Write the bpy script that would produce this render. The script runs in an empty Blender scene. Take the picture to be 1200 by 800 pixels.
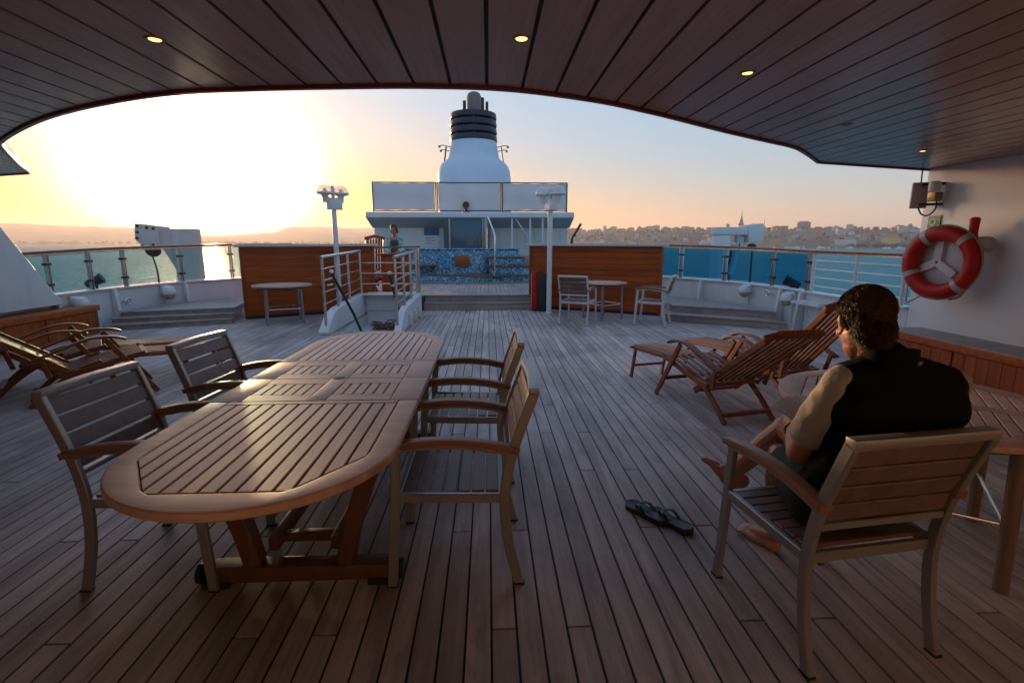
import bpy, bmesh, math, random
from mathutils import Vector, Matrix, noise as mnoise
R = math.radians
random.seed(7)
S = bpy.context.scene
COL = S.collection

# ------------------------------------------------------------------ camera
cd = bpy.data.cameras.new('camera')
cam = bpy.data.objects.new('camera', cd)
COL.objects.link(cam)
S.camera = cam
cd.sensor_width = 36
cd.lens = 18
cd.clip_start = 0.05
cd.clip_end = 80000
cam.location = (0, 0, 1.5)
cam.rotation_euler = (R(90 - 11.03), 0, R(-2.62))

# ------------------------------------------------------------------ light
SUN_EL, SUN_AZ = 3.2, -27.5            # degrees; azimuth measured from +Y, negative = to the left
sdir = Vector((math.sin(R(SUN_AZ)) * math.cos(R(SUN_EL)), math.cos(R(SUN_AZ)) * math.cos(R(SUN_EL)), math.sin(R(SUN_EL))))
S.view_settings.view_transform = 'Standard'
S.view_settings.look = 'None'
S.view_settings.exposure = 1.5
S.view_settings.gamma = 1
sl = bpy.data.lights.new('sun', 'SUN')
sl.energy = 2.2
sl.angle = R(1.5)
sl.color = (1.0, 0.60, 0.30)
so = bpy.data.objects.new('sun', sl)
COL.objects.link(so)
so.rotation_euler = sdir.to_track_quat('Z', 'Y').to_euler()

W = bpy.data.worlds.new('World')
S.world = W
W.use_nodes = True
wt = W.node_tree
wt.nodes.clear()


def wn(t, **k):
    n = wt.nodes.new(t)
    for a, b in k.items():
        setattr(n, a, b)
    return n


def wmath(op, a, b=None, c=None, clamp=False):
    n = wn('ShaderNodeMath', operation=op, use_clamp=clamp)
    for i, v in enumerate((a, b, c)):
        if v is None:
            continue
        if isinstance(v, (int, float)):
            n.inputs[i].default_value = v
        else:
            wt.links.new(v, n.inputs[i])
    return n.outputs[0]


def wmix(f, a, b, blend='MIX'):
    n = wn('ShaderNodeMix', data_type='RGBA', blend_type=blend)
    for i, v in ((0, f), (6, a), (7, b)):
        if isinstance(v, (int, float)):
            n.inputs[i].default_value = v
        elif isinstance(v, tuple):
            n.inputs[i].default_value = (*v, 1)
        else:
            wt.links.new(v, n.inputs[i])
    return n.outputs[2]


wout = wn('ShaderNodeOutputWorld')
sky = wn('ShaderNodeTexSky', sky_type='NISHITA')
sky.sun_disc = False
sky.sun_elevation = R(SUN_EL)
sky.sun_rotation = R(SUN_AZ)
sky.dust_density = 0.3
sky.air_density = 1.0
sky.ozone_density = 3.0
bg1 = wn('ShaderNodeBackground')
bg1.inputs[1].default_value = 0.05
tc = wn('ShaderNodeTexCoord')
dn = wn('ShaderNodeVectorMath', operation='NORMALIZE')
wt.links.new(tc.outputs['Generated'], dn.inputs[0])
sx = wn('ShaderNodeSeparateXYZ')
wt.links.new(dn.outputs[0], sx.inputs[0])
elev = wmath('MULTIPLY', wmath('ARCSINE', sx.outputs[2]), 57.3)       # degrees above the horizon
dd = wn('ShaderNodeVectorMath', operation='DOT_PRODUCT')
wt.links.new(dn.outputs[0], dd.inputs[0])
dd.inputs[1].default_value = sdir
gam = wmath('MULTIPLY', wmath('ARCCOSINE', wmath('MINIMUM', dd.outputs['Value'], 0.99999)), 57.3)   # degrees from the sun
# clear evening air: pink-grey horizon going to pale blue
eup = wmath('MAXIMUM', elev, 0.0)
t1 = wmath('SUBTRACT', 1.0, wmath('EXPONENT', wmath('MULTIPLY', eup, -1 / 7.0)))
base = wmix(t1, (0.30, 0.235, 0.21), (0.095, 0.215, 0.30))
t2 = wmath('SUBTRACT', 1.0, wmath('EXPONENT', wmath('MULTIPLY', eup, -1 / 40.0)))
base = wmix(t2, base, (0.15, 0.19, 0.31))
warm = wmath('MULTIPLY', wmath('EXPONENT', wmath('MULTIPLY', gam, -1 / 34.0)), wmath('EXPONENT', wmath('MULTIPLY', eup, -1 / 9.0)))
base = wmix(wmath('MULTIPLY', warm, 2.6, None, True), base, wmix(1.0, base, (1.15, 0.36, 0.04), 'MULTIPLY'))
# haze lit by the low sun
gl1 = wmath('MULTIPLY', wmath('EXPONENT', wmath('MULTIPLY', wmath('MULTIPLY', gam, gam), -1 / (5.9 * 5.9))), 26.0)
gl2 = wmath('MULTIPLY', wmath('EXPONENT', wmath('MULTIPLY', gam, -1 / 12.0)), 0.55)
gcol = wmix(wmath('SUBTRACT', 1.0, wmath('EXPONENT', wmath('MULTIPLY', eup, -1 / 6.0))), (1.0, 0.30, 0.03), (1.0, 0.72, 0.48))
gsum = wmath('MULTIPLY', wmath('ADD', gl1, gl2), wmath('SUBTRACT', 1.0, wmath('MULTIPLY', wmath('EXPONENT', wmath('MULTIPLY', eup, -1 / 3.5)), 0.6)))
gl = wmix(1.0, gcol, gsum, 'MULTIPLY')
tot = wmix(1.0, base, gl, 'ADD')
# the low orange band along the horizon on the sun's side
band = wmath('MULTIPLY', wmath('EXPONENT', wmath('MULTIPLY', eup, -1 / 3.0)), wmath('EXPONENT', wmath('MULTIPLY', gam, -1 / 20.0)))
tot = wmix(1.0, tot, wmix(1.0, (1.35, 0.36, 0.01), band, 'MULTIPLY'), 'ADD')
wt.links.new(wmix(wmath('MULTIPLY', warm, 1.6, None, True), sky.outputs[0], wmix(1.0, sky.outputs[0], (1.0, 0.52, 0.16), 'MULTIPLY')), bg1.inputs[0])
bg2 = wn('ShaderNodeBackground')
bg2.inputs[1].default_value = 0.72
wt.links.new(tot, bg2.inputs[0])
addw = wn('ShaderNodeAddShader')
wt.links.new(bg1.outputs[0], addw.inputs[0])
wt.links.new(bg2.outputs[0], addw.inputs[1])
wt.links.new(addw.outputs[0], wout.inputs[0])


# ------------------------------------------------------------------ materials
MATS = {}


class NT:
    def __init__(self, name):
        self.m = bpy.data.materials.new(name)
        self.m.use_nodes = True
        self.t = self.m.node_tree
        self.b = self.t.nodes['Principled BSDF']
        MATS[name] = self.m

    def n(self, typ, **k):
        x = self.t.nodes.new(typ)
        for a, b in k.items():
            setattr(x, a, b)
        return x

    def l(self, a, b):
        self.t.links.new(a, b)

    def put(self, sock, v):
        if isinstance(v, (int, float)):
            sock.default_value = v
        elif isinstance(v, tuple):
            sock.default_value = (*v, 1) if len(v) == 3 and sock.type == 'RGBA' else v
        else:
            self.l(v, sock)

    def math(self, op, a, b=0.0, clamp=False):
        x = self.n('ShaderNodeMath', operation=op, use_clamp=clamp)
        self.put(x.inputs[0], a)
        self.put(x.inputs[1], b)
        return x.outputs[0]

    def mix(self, f, a, b, blend='MIX'):
        x = self.n('ShaderNodeMix', data_type='RGBA', blend_type=blend)
        self.put(x.inputs[0], f)
        self.put(x.inputs[6], a)
        self.put(x.inputs[7], b)
        return x.outputs[2]

    def ramp(self, f, stops):
        x = self.n('ShaderNodeValToRGB')
        e = x.color_ramp.elements
        while len(e) < len(stops):
            e.new(0.5)
        for i, (p, c) in enumerate(stops):
            e[i].position = p
            e[i].color = (*c, 1) if len(c) == 3 else c
        self.l(f, x.inputs[0])
        return x.outputs[0]

    def noise(self, vec, scale, detail=4, rough=0.55, dist=0.0):
        x = self.n('ShaderNodeTexNoise')
        x.inputs['Scale'].default_value = scale
        x.inputs['Detail'].default_value = detail
        x.inputs['Roughness'].default_value = rough
        x.inputs['Distortion'].default_value = dist
        if vec is not None:
            self.l(vec, x.inputs['Vector'])
        return x.outputs['Fac']

    def bump(self, h, strength, dist=0.01):
        x = self.n('ShaderNodeBump')
        x.inputs['Strength'].default_value = strength
        x.inputs['Distance'].default_value = dist
        self.l(h, x.inputs['Height'])
        self.l(x.outputs[0], self.b.inputs['Normal'])

    def objvec(self, scale=(1, 1, 1), rnd=True):
        tcn = self.n('ShaderNodeTexCoord')
        v = tcn.outputs['Object']
        if rnd:
            oi = self.n('ShaderNodeObjectInfo')
            a = self.n('ShaderNodeVectorMath', operation='ADD')
            s = self.n('ShaderNodeVectorMath', operation='SCALE')
            s.inputs[0].default_value = (37.0, 91.0, 53.0)
            self.l(oi.outputs['Random'], s.inputs['Scale'])
            self.l(v, a.inputs[0])
            self.l(s.outputs[0], a.inputs[1])
            v = a.outputs[0]
            self.rand = oi.outputs['Random']
        mp = self.n('ShaderNodeMapping')
        mp.inputs['Scale'].default_value = scale
        self.l(v, mp.inputs['Vector'])
        return mp.outputs[0]

    def world(self, scale=(1, 1, 1)):
        g = self.n('ShaderNodeNewGeometry')
        mp = self.n('ShaderNodeMapping')
        mp.inputs['Scale'].default_value = scale
        self.l(g.outputs['Position'], mp.inputs['Vector'])
        return mp.outputs[0]

    def set(self, **k):
        names = {'rough': 'Roughness', 'metal': 'Metallic', 'col': 'Base Color', 'spec': 'Specular IOR Level', 'coat': 'Coat Weight',
                 'coatr': 'Coat Roughness', 'sss': 'Subsurface Weight', 'sheen': 'Sheen Weight'}
        for a, v in k.items():
            self.put(self.b.inputs[names[a]], v)
        return self


def wood(name, dark, light, axis='y', rough=0.45, rnd=0.35, gs=16.0, bump=0.12, coat=0.0, stain=0.0, spec=0.5):
    q = NT(name)
    sc = [gs, gs, gs]
    sc['xyz'.index(axis)] = gs * 0.07
    v = q.objvec(tuple(sc))
    n1 = q.noise(v, 1.0, 6, 0.62, 0.5)
    sc2 = [x * 5.5 for x in sc]
    n2 = q.noise(q.objvec(tuple(sc2)), 1.0, 3, 0.6)
    f = q.math('ADD', q.math('MULTIPLY', n1, 0.75), q.math('MULTIPLY', n2, 0.25))
    c = q.ramp(f, [(0.33, dark), (0.5, tuple((a + b) / 2 for a, b in zip(dark, light))), (0.68, light)])
    if rnd:
        k = q.math('ADD', q.math('MULTIPLY', q.rand, rnd), 1 - rnd / 2)
        c = q.mix(1.0, c, k, 'MULTIPLY')
    if stain:
        w1 = q.noise(q.world((1.1, 0.7, 1.1)), 1.0, 5, 0.6)
        k2 = q.ramp(w1, [(0.35, (1 - stain,) * 3), (0.6, (1, 1, 1))])
        c = q.mix(1.0, c, k2, 'MULTIPLY')
        w2 = q.noise(q.world((7, 5, 7)), 1.0, 4, 0.65)
        c = q.mix(1.0, c, q.ramp(w2, [(0.25, (0.72, 0.70, 0.70)), (0.42, (1, 1, 1))]), 'MULTIPLY')
        q.set(rough=q.math('ADD', q.math('MULTIPLY', w2, 0.25), rough - 0.12))
    else:
        q.set(rough=q.math('ADD', q.math('MULTIPLY', n1, 0.16), rough - 0.08))
    q.set(col=c, coat=coat, coatr=0.15, spec=spec)
    q.bump(f, bump, 0.004)
    return q.m


def paint(name, col, rough=0.4, metal=0.0, var=0.12, scale=3.0, bump=0.0, spec=0.5, grime=0.0):
    q = NT(name)
    v = q.objvec((1, 1, 1))
    n1 = q.noise(v, scale, 5, 0.6)
    k = q.ramp(n1, [(0.3, (1 - var,) * 3), (0.7, (1, 1, 1))])
    c = q.mix(1.0, tuple(col), k, 'MULTIPLY')
    if grime:
        vv = q.objvec((9, 9, 0.8))
        n2 = q.noise(vv, 1.0, 4, 0.6)
        c = q.mix(q.math('MULTIPLY', q.ramp(n2, [(0.52, (0, 0, 0)), (0.75, (1, 1, 1))]), grime), c, (0.33, 0.25, 0.18))
    q.set(col=c, rough=q.math('ADD', q.math('MULTIPLY', n1, 0.2), rough - 0.1), metal=metal, spec=spec)
    if bump:
        q.bump(q.noise(v, scale * 14, 3), bump, 0.003)
    return q.m


wood('deck_teak', (0.31, 0.240, 0.215), (0.60, 0.505, 0.47), 'y', 0.6, 0.30, 13, 0.35, stain=0.36, spec=0.26)
wood('step_teak', (0.22, 0.17, 0.15), (0.42, 0.34, 0.31), 'x', 0.5, 0.2, 13, 0.2, stain=0.2)
wood('ceiling_laminate', (0.30, 0.175, 0.142), (0.42, 0.262, 0.218), 'y', 0.22, 0.12, 22, 0.006, spec=0.22)
wood('varnished_teak', (0.20, 0.036, 0.005), (0.48, 0.092, 0.010), 'x', 0.42, 0.2, 14, 0.06, coat=0.05, spec=0.3)
wood('varnished_upright', (0.18, 0.035, 0.006), (0.44, 0.092, 0.012), 'z', 0.42, 0.2, 14, 0.06, coat=0.05, spec=0.3)
wood('lounger_teak', (0.13, 0.034, 0.012), (0.32, 0.098, 0.034), 'x', 0.5, 0.25, 18, 0.08, spec=0.3)
wood('table_teak', (0.47, 0.28, 0.205), (0.74, 0.51, 0.41), 'y', 0.52, 0.2, 16, 0.08, spec=0.34)
wood('table_rim', (0.39, 0.21, 0.145), (0.62, 0.39, 0.29), 'x', 0.5, 0.1, 10, 0.06, spec=0.34)
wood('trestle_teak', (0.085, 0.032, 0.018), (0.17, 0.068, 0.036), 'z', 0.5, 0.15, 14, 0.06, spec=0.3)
wood('chair_slat', (0.105, 0.058, 0.046), (0.20, 0.115, 0.092), 'y', 0.45, 0.2, 18, 0.06)
wood('chair_arm', (0.17, 0.075, 0.042), (0.32, 0.16, 0.095), 'y', 0.42, 0.2, 18, 0.06, spec=0.35)
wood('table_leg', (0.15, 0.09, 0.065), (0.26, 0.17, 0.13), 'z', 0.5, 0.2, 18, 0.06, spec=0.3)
wood('handrail_wood', (0.16, 0.06, 0.025), (0.30, 0.12, 0.05), 'y', 0.35, 0.1, 14, 0.05, coat=0.2)
paint('caulk', (0.012, 0.010, 0.010), 0.7)
paint('white_paint', (0.68, 0.67, 0.67), 0.38, var=0.1, scale=1.3, grime=0.12)
paint('wall_paint', (0.72, 0.69, 0.67), 0.45, var=0.08, scale=0.9, bump=0.02, grime=0.06)
paint('grey_cap', (0.52, 0.50, 0.48), 0.4, var=0.12)
paint('pale_metal', (0.62, 0.60, 0.59), 0.4, 0.2)
paint('davit_white_backlit', (0.46, 0.43, 0.43), 0.45, var=0.15, grime=0.2)  # white davit paint greyed down to hold its backlit shade, plus grime streaks
paint('brushed_metal', (0.34, 0.318, 0.31), 0.42, 0.6, 0.1, 12)
paint('stainless', (0.68, 0.66, 0.64), 0.25, 0.9, 0.08, 9)
paint('dark_metal', (0.035, 0.033, 0.033), 0.42, 0.3)
paint('black_rubber', (0.016, 0.015, 0.016), 0.55, bump=0.1)
paint('black_case', (0.028, 0.020, 0.018), 0.5)
paint('red_plastic', (0.52, 0.012, 0.010), 0.45, var=0.3, scale=6, spec=0.3)
paint('buoy_band', (0.46, 0.43, 0.42), 0.4, var=0.15, scale=9)
paint('rope_fibre', (0.42, 0.36, 0.28), 0.8, var=0.3, scale=60)
paint('navy_paint', (0.022, 0.024, 0.05), 0.4)
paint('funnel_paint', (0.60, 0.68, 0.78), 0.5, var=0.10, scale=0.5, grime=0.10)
paint('exhaust_steel', (0.24, 0.17, 0.15), 0.5, 0.4, 0.2)
paint('soffit_paint', (0.42, 0.43, 0.47), 0.5)
paint('door_blue', (0.05, 0.11, 0.16), 0.12, var=0.2)
paint('brass', (0.30, 0.20, 0.07), 0.35, 0.6)
paint('beige_box', (0.40, 0.31, 0.28), 0.45)
paint('sign_green', (0.10, 0.26, 0.06), 0.5)
paint('sign_white', (0.75, 0.76, 0.66), 0.5)
paint('poster_white', (0.72, 0.74, 0.76), 0.5)
paint('poster_blue', (0.03, 0.16, 0.34), 0.4, var=0.5, scale=4)
paint('poster_grey', (0.35, 0.37, 0.42), 0.5)
paint('fascia_cream', (0.66, 0.58, 0.44), 0.4)
paint('trim_red', (0.16, 0.022, 0.028), 0.35)
paint('copper_plaque', (0.30, 0.10, 0.03), 0.35, 0.5, 0.2)
paint('lamp_cover', (0.70, 0.69, 0.70), 0.3)
paint('lamp_yellowed', (0.42, 0.37, 0.24), 0.4)
paint('hull_paint', (0.65, 0.66, 0.68), 0.45)
paint('paper', (0.72, 0.70, 0.68), 0.5)


q = NT('canvas')
v = q.objvec()
n1 = q.noise(v, 1.6, 5, 0.6)
c = q.mix(n1, (0.60, 0.62, 0.66), (0.74, 0.75, 0.77))
q.set(col=c, rough=0.9)
trl = q.n('ShaderNodeBsdfTranslucent')
q.l(c, trl.inputs[0])
mxs = q.n('ShaderNodeMixShader')
mxs.inputs[0].default_value = 0.22
q.l(q.b.outputs[0], mxs.inputs[1])
q.l(trl.outputs[0], mxs.inputs[2])
q.l(mxs.outputs[0], q.t.nodes['Material Output'].inputs[0])


def fabric(name, col, sc=220, var=0.25, rough=0.85, sheen=0.1):
    q = NT(name)
    v = q.objvec()
    n1 = q.noise(v, 7, 5, 0.6)
    k = q.ramp(n1, [(0.3, (1 - var,) * 3), (0.7, (1, 1, 1))])
    q.set(col=q.mix(1.0, tuple(col), k, 'MULTIPLY'), rough=rough, sheen=sheen)
    h = q.math('ADD', q.noise(v, sc, 2), q.math('MULTIPLY', q.noise(v, 11, 3, 0.5, 0.6), 4.0))
    q.bump(h, 0.35, 0.006)


fabric('vest_black', (0.005, 0.0045, 0.006), sheen=0.0)
MATS['vest_black'].node_tree.nodes['Principled BSDF'].inputs['Specular IOR Level'].default_value = 0.15
fabric('shirt_khaki', (0.38, 0.34, 0.30))
fabric('shorts_black', (0.008, 0.0075, 0.009), sheen=0.0)
fabric('top_grey', (0.06, 0.065, 0.07))
fabric('trouser_dark', (0.05, 0.05, 0.07))
q = NT('cardigan_teal')
vv = q.n('ShaderNodeTexVoronoi')
vv.inputs['Scale'].default_value = 22
q.l(q.objvec(), vv.inputs['Vector'])
q.set(col=q.ramp(vv.outputs['Distance'], [(0.3, (0.03, 0.22, 0.22)), (0.5, (0.35, 0.50, 0.46))]), rough=0.85)
q = NT('skin')
v = q.objvec()
n1 = q.noise(v, 9, 5, 0.6)
q.set(col=q.ramp(n1, [(0.3, (0.33, 0.14, 0.085)), (0.7, (0.46, 0.22, 0.145))]), rough=0.5, sss=0.08)
q.b.inputs['Subsurface Radius'].default_value = (0.01, 0.004, 0.002)
q.bump(q.noise(v, 160, 3), 0.12, 0.002)
q = NT('hair_brown')
q.set(col=q.mix(q.noise(q.objvec(), 40, 3), (0.016, 0.0065, 0.004), (0.075, 0.030, 0.014)), rough=0.6)
q = NT('hair_root')
q.set(col=(0.010, 0.0045, 0.003), rough=0.8, spec=0.1)
q = NT('hair_auburn')
q.set(col=q.mix(q.noise(q.objvec(), 40, 3), (0.04, 0.015, 0.008), (0.10, 0.04, 0.02)), rough=0.45)
paint('eye_dark', (0.02, 0.015, 0.012), 0.2)
paint('lip', (0.32, 0.12, 0.09), 0.45)
paint('nail', (0.50, 0.28, 0.22), 0.35)

# tinted safety glass
for gname, tint in (('glass_teal', (0.30, 0.66, 0.80)), ('glass_pale', (0.72, 0.90, 0.90)), ('glass_dome', (0.93, 0.93, 0.91))):
    q = NT(gname)
    tr = q.n('ShaderNodeBsdfTransparent')
    tr.inputs[0].default_value = (*tint, 1)
    gs = q.n('ShaderNodeBsdfGlossy')
    gs.inputs['Roughness'].default_value = 0.03
    fr = q.n('ShaderNodeFresnel')
    fr.inputs['IOR'].default_value = 1.45
    mx = q.n('ShaderNodeMixShader')
    geo = q.n('ShaderNodeNewGeometry')
    q.l(q.math('MULTIPLY', fr.outputs[0], q.math('SUBTRACT', 1.0, geo.outputs['Backfacing'])), mx.inputs[0])
    q.l(tr.outputs[0], mx.inputs[1])
    q.l(gs.outputs[0], mx.inputs[2])
    if gname == 'glass_dome':
        df = q.n('ShaderNodeBsdfTranslucent')
        df.inputs[0].default_value = (0.8, 0.8, 0.8, 1)
        d2 = q.n('ShaderNodeBsdfDiffuse')
        d2.inputs[0].default_value = (0.8, 0.8, 0.8, 1)
        a1, a2 = q.n('ShaderNodeMixShader'), q.n('ShaderNodeMixShader')
        a2.inputs[0].default_value = 0.45
        q.l(df.outputs[0], a1.inputs[1])
        q.l(d2.outputs[0], a1.inputs[2])
        q.l(tr.outputs[0], a2.inputs[1])
        q.l(a1.outputs[0], a2.inputs[2])
        q.l(a2.outputs[0], mx.inputs[1])
    q.l(mx.outputs[0], q.t.nodes['Material Output'].inputs[0])

q = NT('lamp_glow')
q.b.inputs['Emission Color'].default_value = (1.0, 0.50, 0.13, 1)
q.b.inputs['Emission Strength'].default_value = 1.5
q.set(col=(0.3, 0.2, 0.1))

q = NT('mosaic')
vo = q.n('ShaderNodeTexVoronoi')
vo.inputs['Scale'].default_value = 26
vo.inputs['Randomness'].default_value = 0.25
q.l(q.objvec(rnd=False), vo.inputs['Vector'])
sepc = q.n('ShaderNodeSeparateColor')
q.l(vo.outputs['Color'], sepc.inputs[0])
q.set(col=q.ramp(sepc.outputs[0], [(0.0, (0.02, 0.085, 0.17)), (0.35, (0.05, 0.21, 0.36)), (0.7, (0.10, 0.33, 0.47)), (1.0, (0.38, 0.55, 0.62))]), rough=0.15)

q = NT('sea_water')
w1 = q.noise(q.world((0.05, 0.035, 0)), 1.0, 6, 0.62, 0.4)
w2 = q.noise(q.world((0.5, 0.32, 0)), 1.0, 5, 0.6, 0.3)
w3 = q.noise(q.world((0.004, 0.002, 0)), 1.0, 4, 0.6)
bn = q.n('ShaderNodeBump')
bn.inputs['Strength'].default_value = 1.0
bn.inputs['Distance'].default_value = 1.6
q.l(q.math('ADD', q.math('MULTIPLY', w1, 5.0), w2), bn.inputs['Height'])
df = q.n('ShaderNodeBsdfDiffuse')
q.l(q.mix(q.math('ADD', q.math('MULTIPLY', w3, 0.6), q.math('MULTIPLY', w1, 0.5)), (0.014, 0.140, 0.180), (0.042, 0.31, 0.345)), df.inputs['Color'])
q.l(bn.outputs[0], df.inputs['Normal'])
gs = q.n('ShaderNodeBsdfGlossy')
gs.inputs['Roughness'].default_value = 0.22
q.l(bn.outputs[0], gs.inputs['Normal'])
mx = q.n('ShaderNodeMixShader')
mx.inputs[0].default_value = 0.09
q.l(df.outputs[0], mx.inputs[1])
q.l(gs.outputs[0], mx.inputs[2])
q.l(mx.outputs[0], q.t.nodes['Material Output'].inputs[0])

q = NT('hill_scrub')
w1 = q.noise(q.world((0.004, 0.004, 0.012)), 1.0, 7, 0.65)
q.set(col=q.ramp(w1, [(0.35, (0.045, 0.05, 0.03)), (0.52, (0.12, 0.11, 0.075)), (0.68, (0.22, 0.18, 0.13))]), rough=0.9)
q = NT('town_ground')
w1 = q.noise(q.world((0.02, 0.02, 0.05)), 1.0, 6, 0.65)
q.set(col=q.ramp(w1, [(0.35, (0.04, 0.05, 0.03)), (0.55, (0.13, 0.12, 0.09)), (0.7, (0.27, 0.22, 0.17))]), rough=0.9)
q = NT('foliage_far')
w1 = q.noise(q.world((0.15, 0.15, 0.15)), 1.0, 3)
q.set(col=q.mix(w1, (0.03, 0.045, 0.022), (0.09, 0.10, 0.05)), rough=0.9)
for nm, c in (('house_pale', (0.46, 0.40, 0.34)), ('house_ochre', (0.46, 0.30, 0.16)), ('house_rose', (0.42, 0.25, 0.20)), ('house_grey', (0.28, 0.27, 0.27)),
              ('house_white', (0.66, 0.62, 0.57)), ('house_yellow', (0.75, 0.50, 0.16))):
    q = NT(nm)
    br = q.n('ShaderNodeTexBrick')
    br.offset = 0
    br.inputs['Scale'].default_value = 1.0
    br.inputs['Mortar Size'].default_value = 1.1
    br.inputs['Brick Width'].default_value = 4.2
    br.inputs['Row Height'].default_value = 3.3
    br.inputs['Color1'].default_value = (0.35, 0.35, 0.38, 1)
    br.inputs['Color2'].default_value = (0.55, 0.5, 0.5, 1)
    br.inputs['Mortar'].default_value = (1, 1, 1, 1)
    tcn = q.n('ShaderNodeTexCoord')
    sp = q.n('ShaderNodeSeparateXYZ')
    q.l(tcn.outputs['Object'], sp.inputs[0])
    cb = q.n('ShaderNodeCombineXYZ')
    q.l(q.math('ADD', sp.outputs[0], sp.outputs[1]), cb.inputs[0])
    q.l(sp.outputs[2], cb.inputs[1])
    q.l(cb.outputs[0], br.inputs['Vector'])
    oi = q.n('ShaderNodeObjectInfo')
    k = q.math('ADD', q.math('MULTIPLY', oi.outputs['Random'], 0.5), 0.7)
    q.set(col=q.mix(1.0, q.mix(1.0, c, br.outputs['Color'], 'MULTIPLY'), k, 'MULTIPLY'), rough=0.85)
paint('roof_tile', (0.30, 0.12, 0.07), 0.85, var=0.3, scale=0.4)
paint('roof_grey', (0.20, 0.19, 0.19), 0.85, var=0.3, scale=0.4)
paint('church_copper', (0.07, 0.10, 0.09), 0.6)


# ------------------------------------------------------------------ mesh building
def rotm(rx=0, ry=0, rz=0):
    return Matrix.Rotation(R(rz), 3, 'Z') @ Matrix.Rotation(R(ry), 3, 'Y') @ Matrix.Rotation(R(rx), 3, 'X')


class G:
    def __init__(self):
        self.v, self.f = [], []

    def add(self, vs, fs):
        o = len(self.v)
        self.v += [tuple(x) for x in vs]
        self.f += [tuple(i + o for i in f) for f in fs]
        return self

    def box(self, c, s, M=None):
        c = Vector(c)
        vs = []
        for z in (-.5, .5):
            for x, y in ((-.5, -.5), (.5, -.5), (.5, .5), (-.5, .5)):
                p = Vector((x * s[0], y * s[1], z * s[2]))
                vs.append(c + (M @ p if M else p))
        return self.add(vs, [(3, 2, 1, 0), (4, 5, 6, 7), (0, 1, 5, 4), (1, 2, 6, 5), (2, 3, 7, 6), (3, 0, 4, 7)])

    def bb(self, a, b):
        return self.box([(x + y) / 2 for x, y in zip(a, b)], [abs(y - x) for x, y in zip(a, b)])

    def sweep(self, pts, w, h, up=(0, 0, 1)):
        """rectangular section along a path; w across, h along up"""
        P = [Vector(p) for p in pts]
        up = Vector(up)
        vs = []
        for i, p in enumerate(P):
            t = (P[min(i + 1, len(P) - 1)] - P[max(i - 1, 0)]).normalized()
            s = t.cross(up).normalized()
            u = s.cross(t).normalized()
            ww = w[i] if isinstance(w, (list, tuple)) else w
            hh = h[i] if isinstance(h, (list, tuple)) else h
            for a, b in ((-1, -1), (1, -1), (1, 1), (-1, 1)):
                vs.append(p + s * (a * ww / 2) + u * (b * hh / 2))
        fs = [(0, 1, 2, 3), tuple(len(vs) - 4 + k for k in (3, 2, 1, 0))]
        for i in range(len(P) - 1):
            for k in range(4):
                a, b = i * 4 + k, i * 4 + (k + 1) % 4
                fs.append((a, a + 4, b + 4, b))
        return self.add(vs, fs)

    def bar(self, a, b, w, h, up=(0, 0, 1)):
        return self.sweep([a, b], w, h, up)

    def tube(self, pts, r, n=10, cap=True):
        P = [Vector(p) for p in pts]
        rr = r if isinstance(r, (list, tuple)) else [r] * len(P)
        t0 = (P[1] - P[0]).normalized()
        s = t0.orthogonal().normalized()
        vs, fs = [], []
        for i, p in enumerate(P):
            t = (P[min(i + 1, len(P) - 1)] - P[max(i - 1, 0)]).normalized()
            s = (s - t * s.dot(t)).normalized()
            u = t.cross(s)
            for k in range(n):
                a = 2 * math.pi * k / n
                vs.append(p + (s * math.cos(a) + u * math.sin(a)) * rr[i])
        for i in range(len(P) - 1):
            for k in range(n):
                a, b = i * n + k, i * n + (k + 1) % n
                fs.append((a, b, b + n, a + n))
        if cap:
            fs.append(tuple(range(n - 1, -1, -1)))
            fs.append(tuple(len(vs) - n + k for k in range(n)))
        return self.add(vs, fs)

    def lathe(self, prof, c=(0, 0, 0), n=24, M=None, sy=1.0):
        c = Vector(c)
        vs, fs = [], []
        for r, z in prof:
            for k in range(n):
                a = 2 * math.pi * k / n
                p = Vector((r * math.cos(a), r * math.sin(a) * sy, z))
                vs.append(c + (M @ p if M else p))
        for i in range(len(prof) - 1):
            for k in range(n):
                a, b = i * n + k, i * n + (k + 1) % n
                fs.append((a, b, b + n, a + n))
        if prof[0][0] > 1e-4:
            fs.append(tuple(range(n - 1, -1, -1)))
        if prof[-1][0] > 1e-4:
            fs.append(tuple(len(vs) - n + k for k in range(n)))
        return self.add(vs, fs)

    def prism(self, poly, z0, z1):
        n = len(poly)
        vs = [(x, y, z0) for x, y in poly] + [(x, y, z1) for x, y in poly]
        fs = [tuple(range(n - 1, -1, -1)), tuple(range(n, 2 * n))]
        fs += [(k, (k + 1) % n, (k + 1) % n + n, k + n) for k in range(n)]
        return self.add(vs, fs)

    def prismx(self, poly, x0, x1):
        """poly in (y, z)"""
        n = len(poly)
        vs = [(x0, y, z) for y, z in poly] + [(x1, y, z) for y, z in poly]
        fs = [tuple(range(n - 1, -1, -1)), tuple(range(n, 2 * n))]
        fs += [(k, (k + 1) % n, (k + 1) % n + n, k + n) for k in range(n)]
        return self.add(vs, fs)

    def ell(self, c, r, M=None, n=14, m=9):
        prof = [(math.sin(math.pi * i / m), -math.cos(math.pi * i / m)) for i in range(m + 1)]
        c = Vector(c)
        vs, fs = [], []
        for rr, z in prof:
            for k in range(n):
                a = 2 * math.pi * k / n
                p = Vector((rr * math.cos(a) * r[0], rr * math.sin(a) * r[1], z * r[2]))
                vs.append(c + (M @ p if M else p))
        for i in range(m):
            for k in range(n):
                a, b = i * n + k, i * n + (k + 1) % n
                fs.append((a, b, b + n, a + n))
        return self.add(vs, fs)

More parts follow.
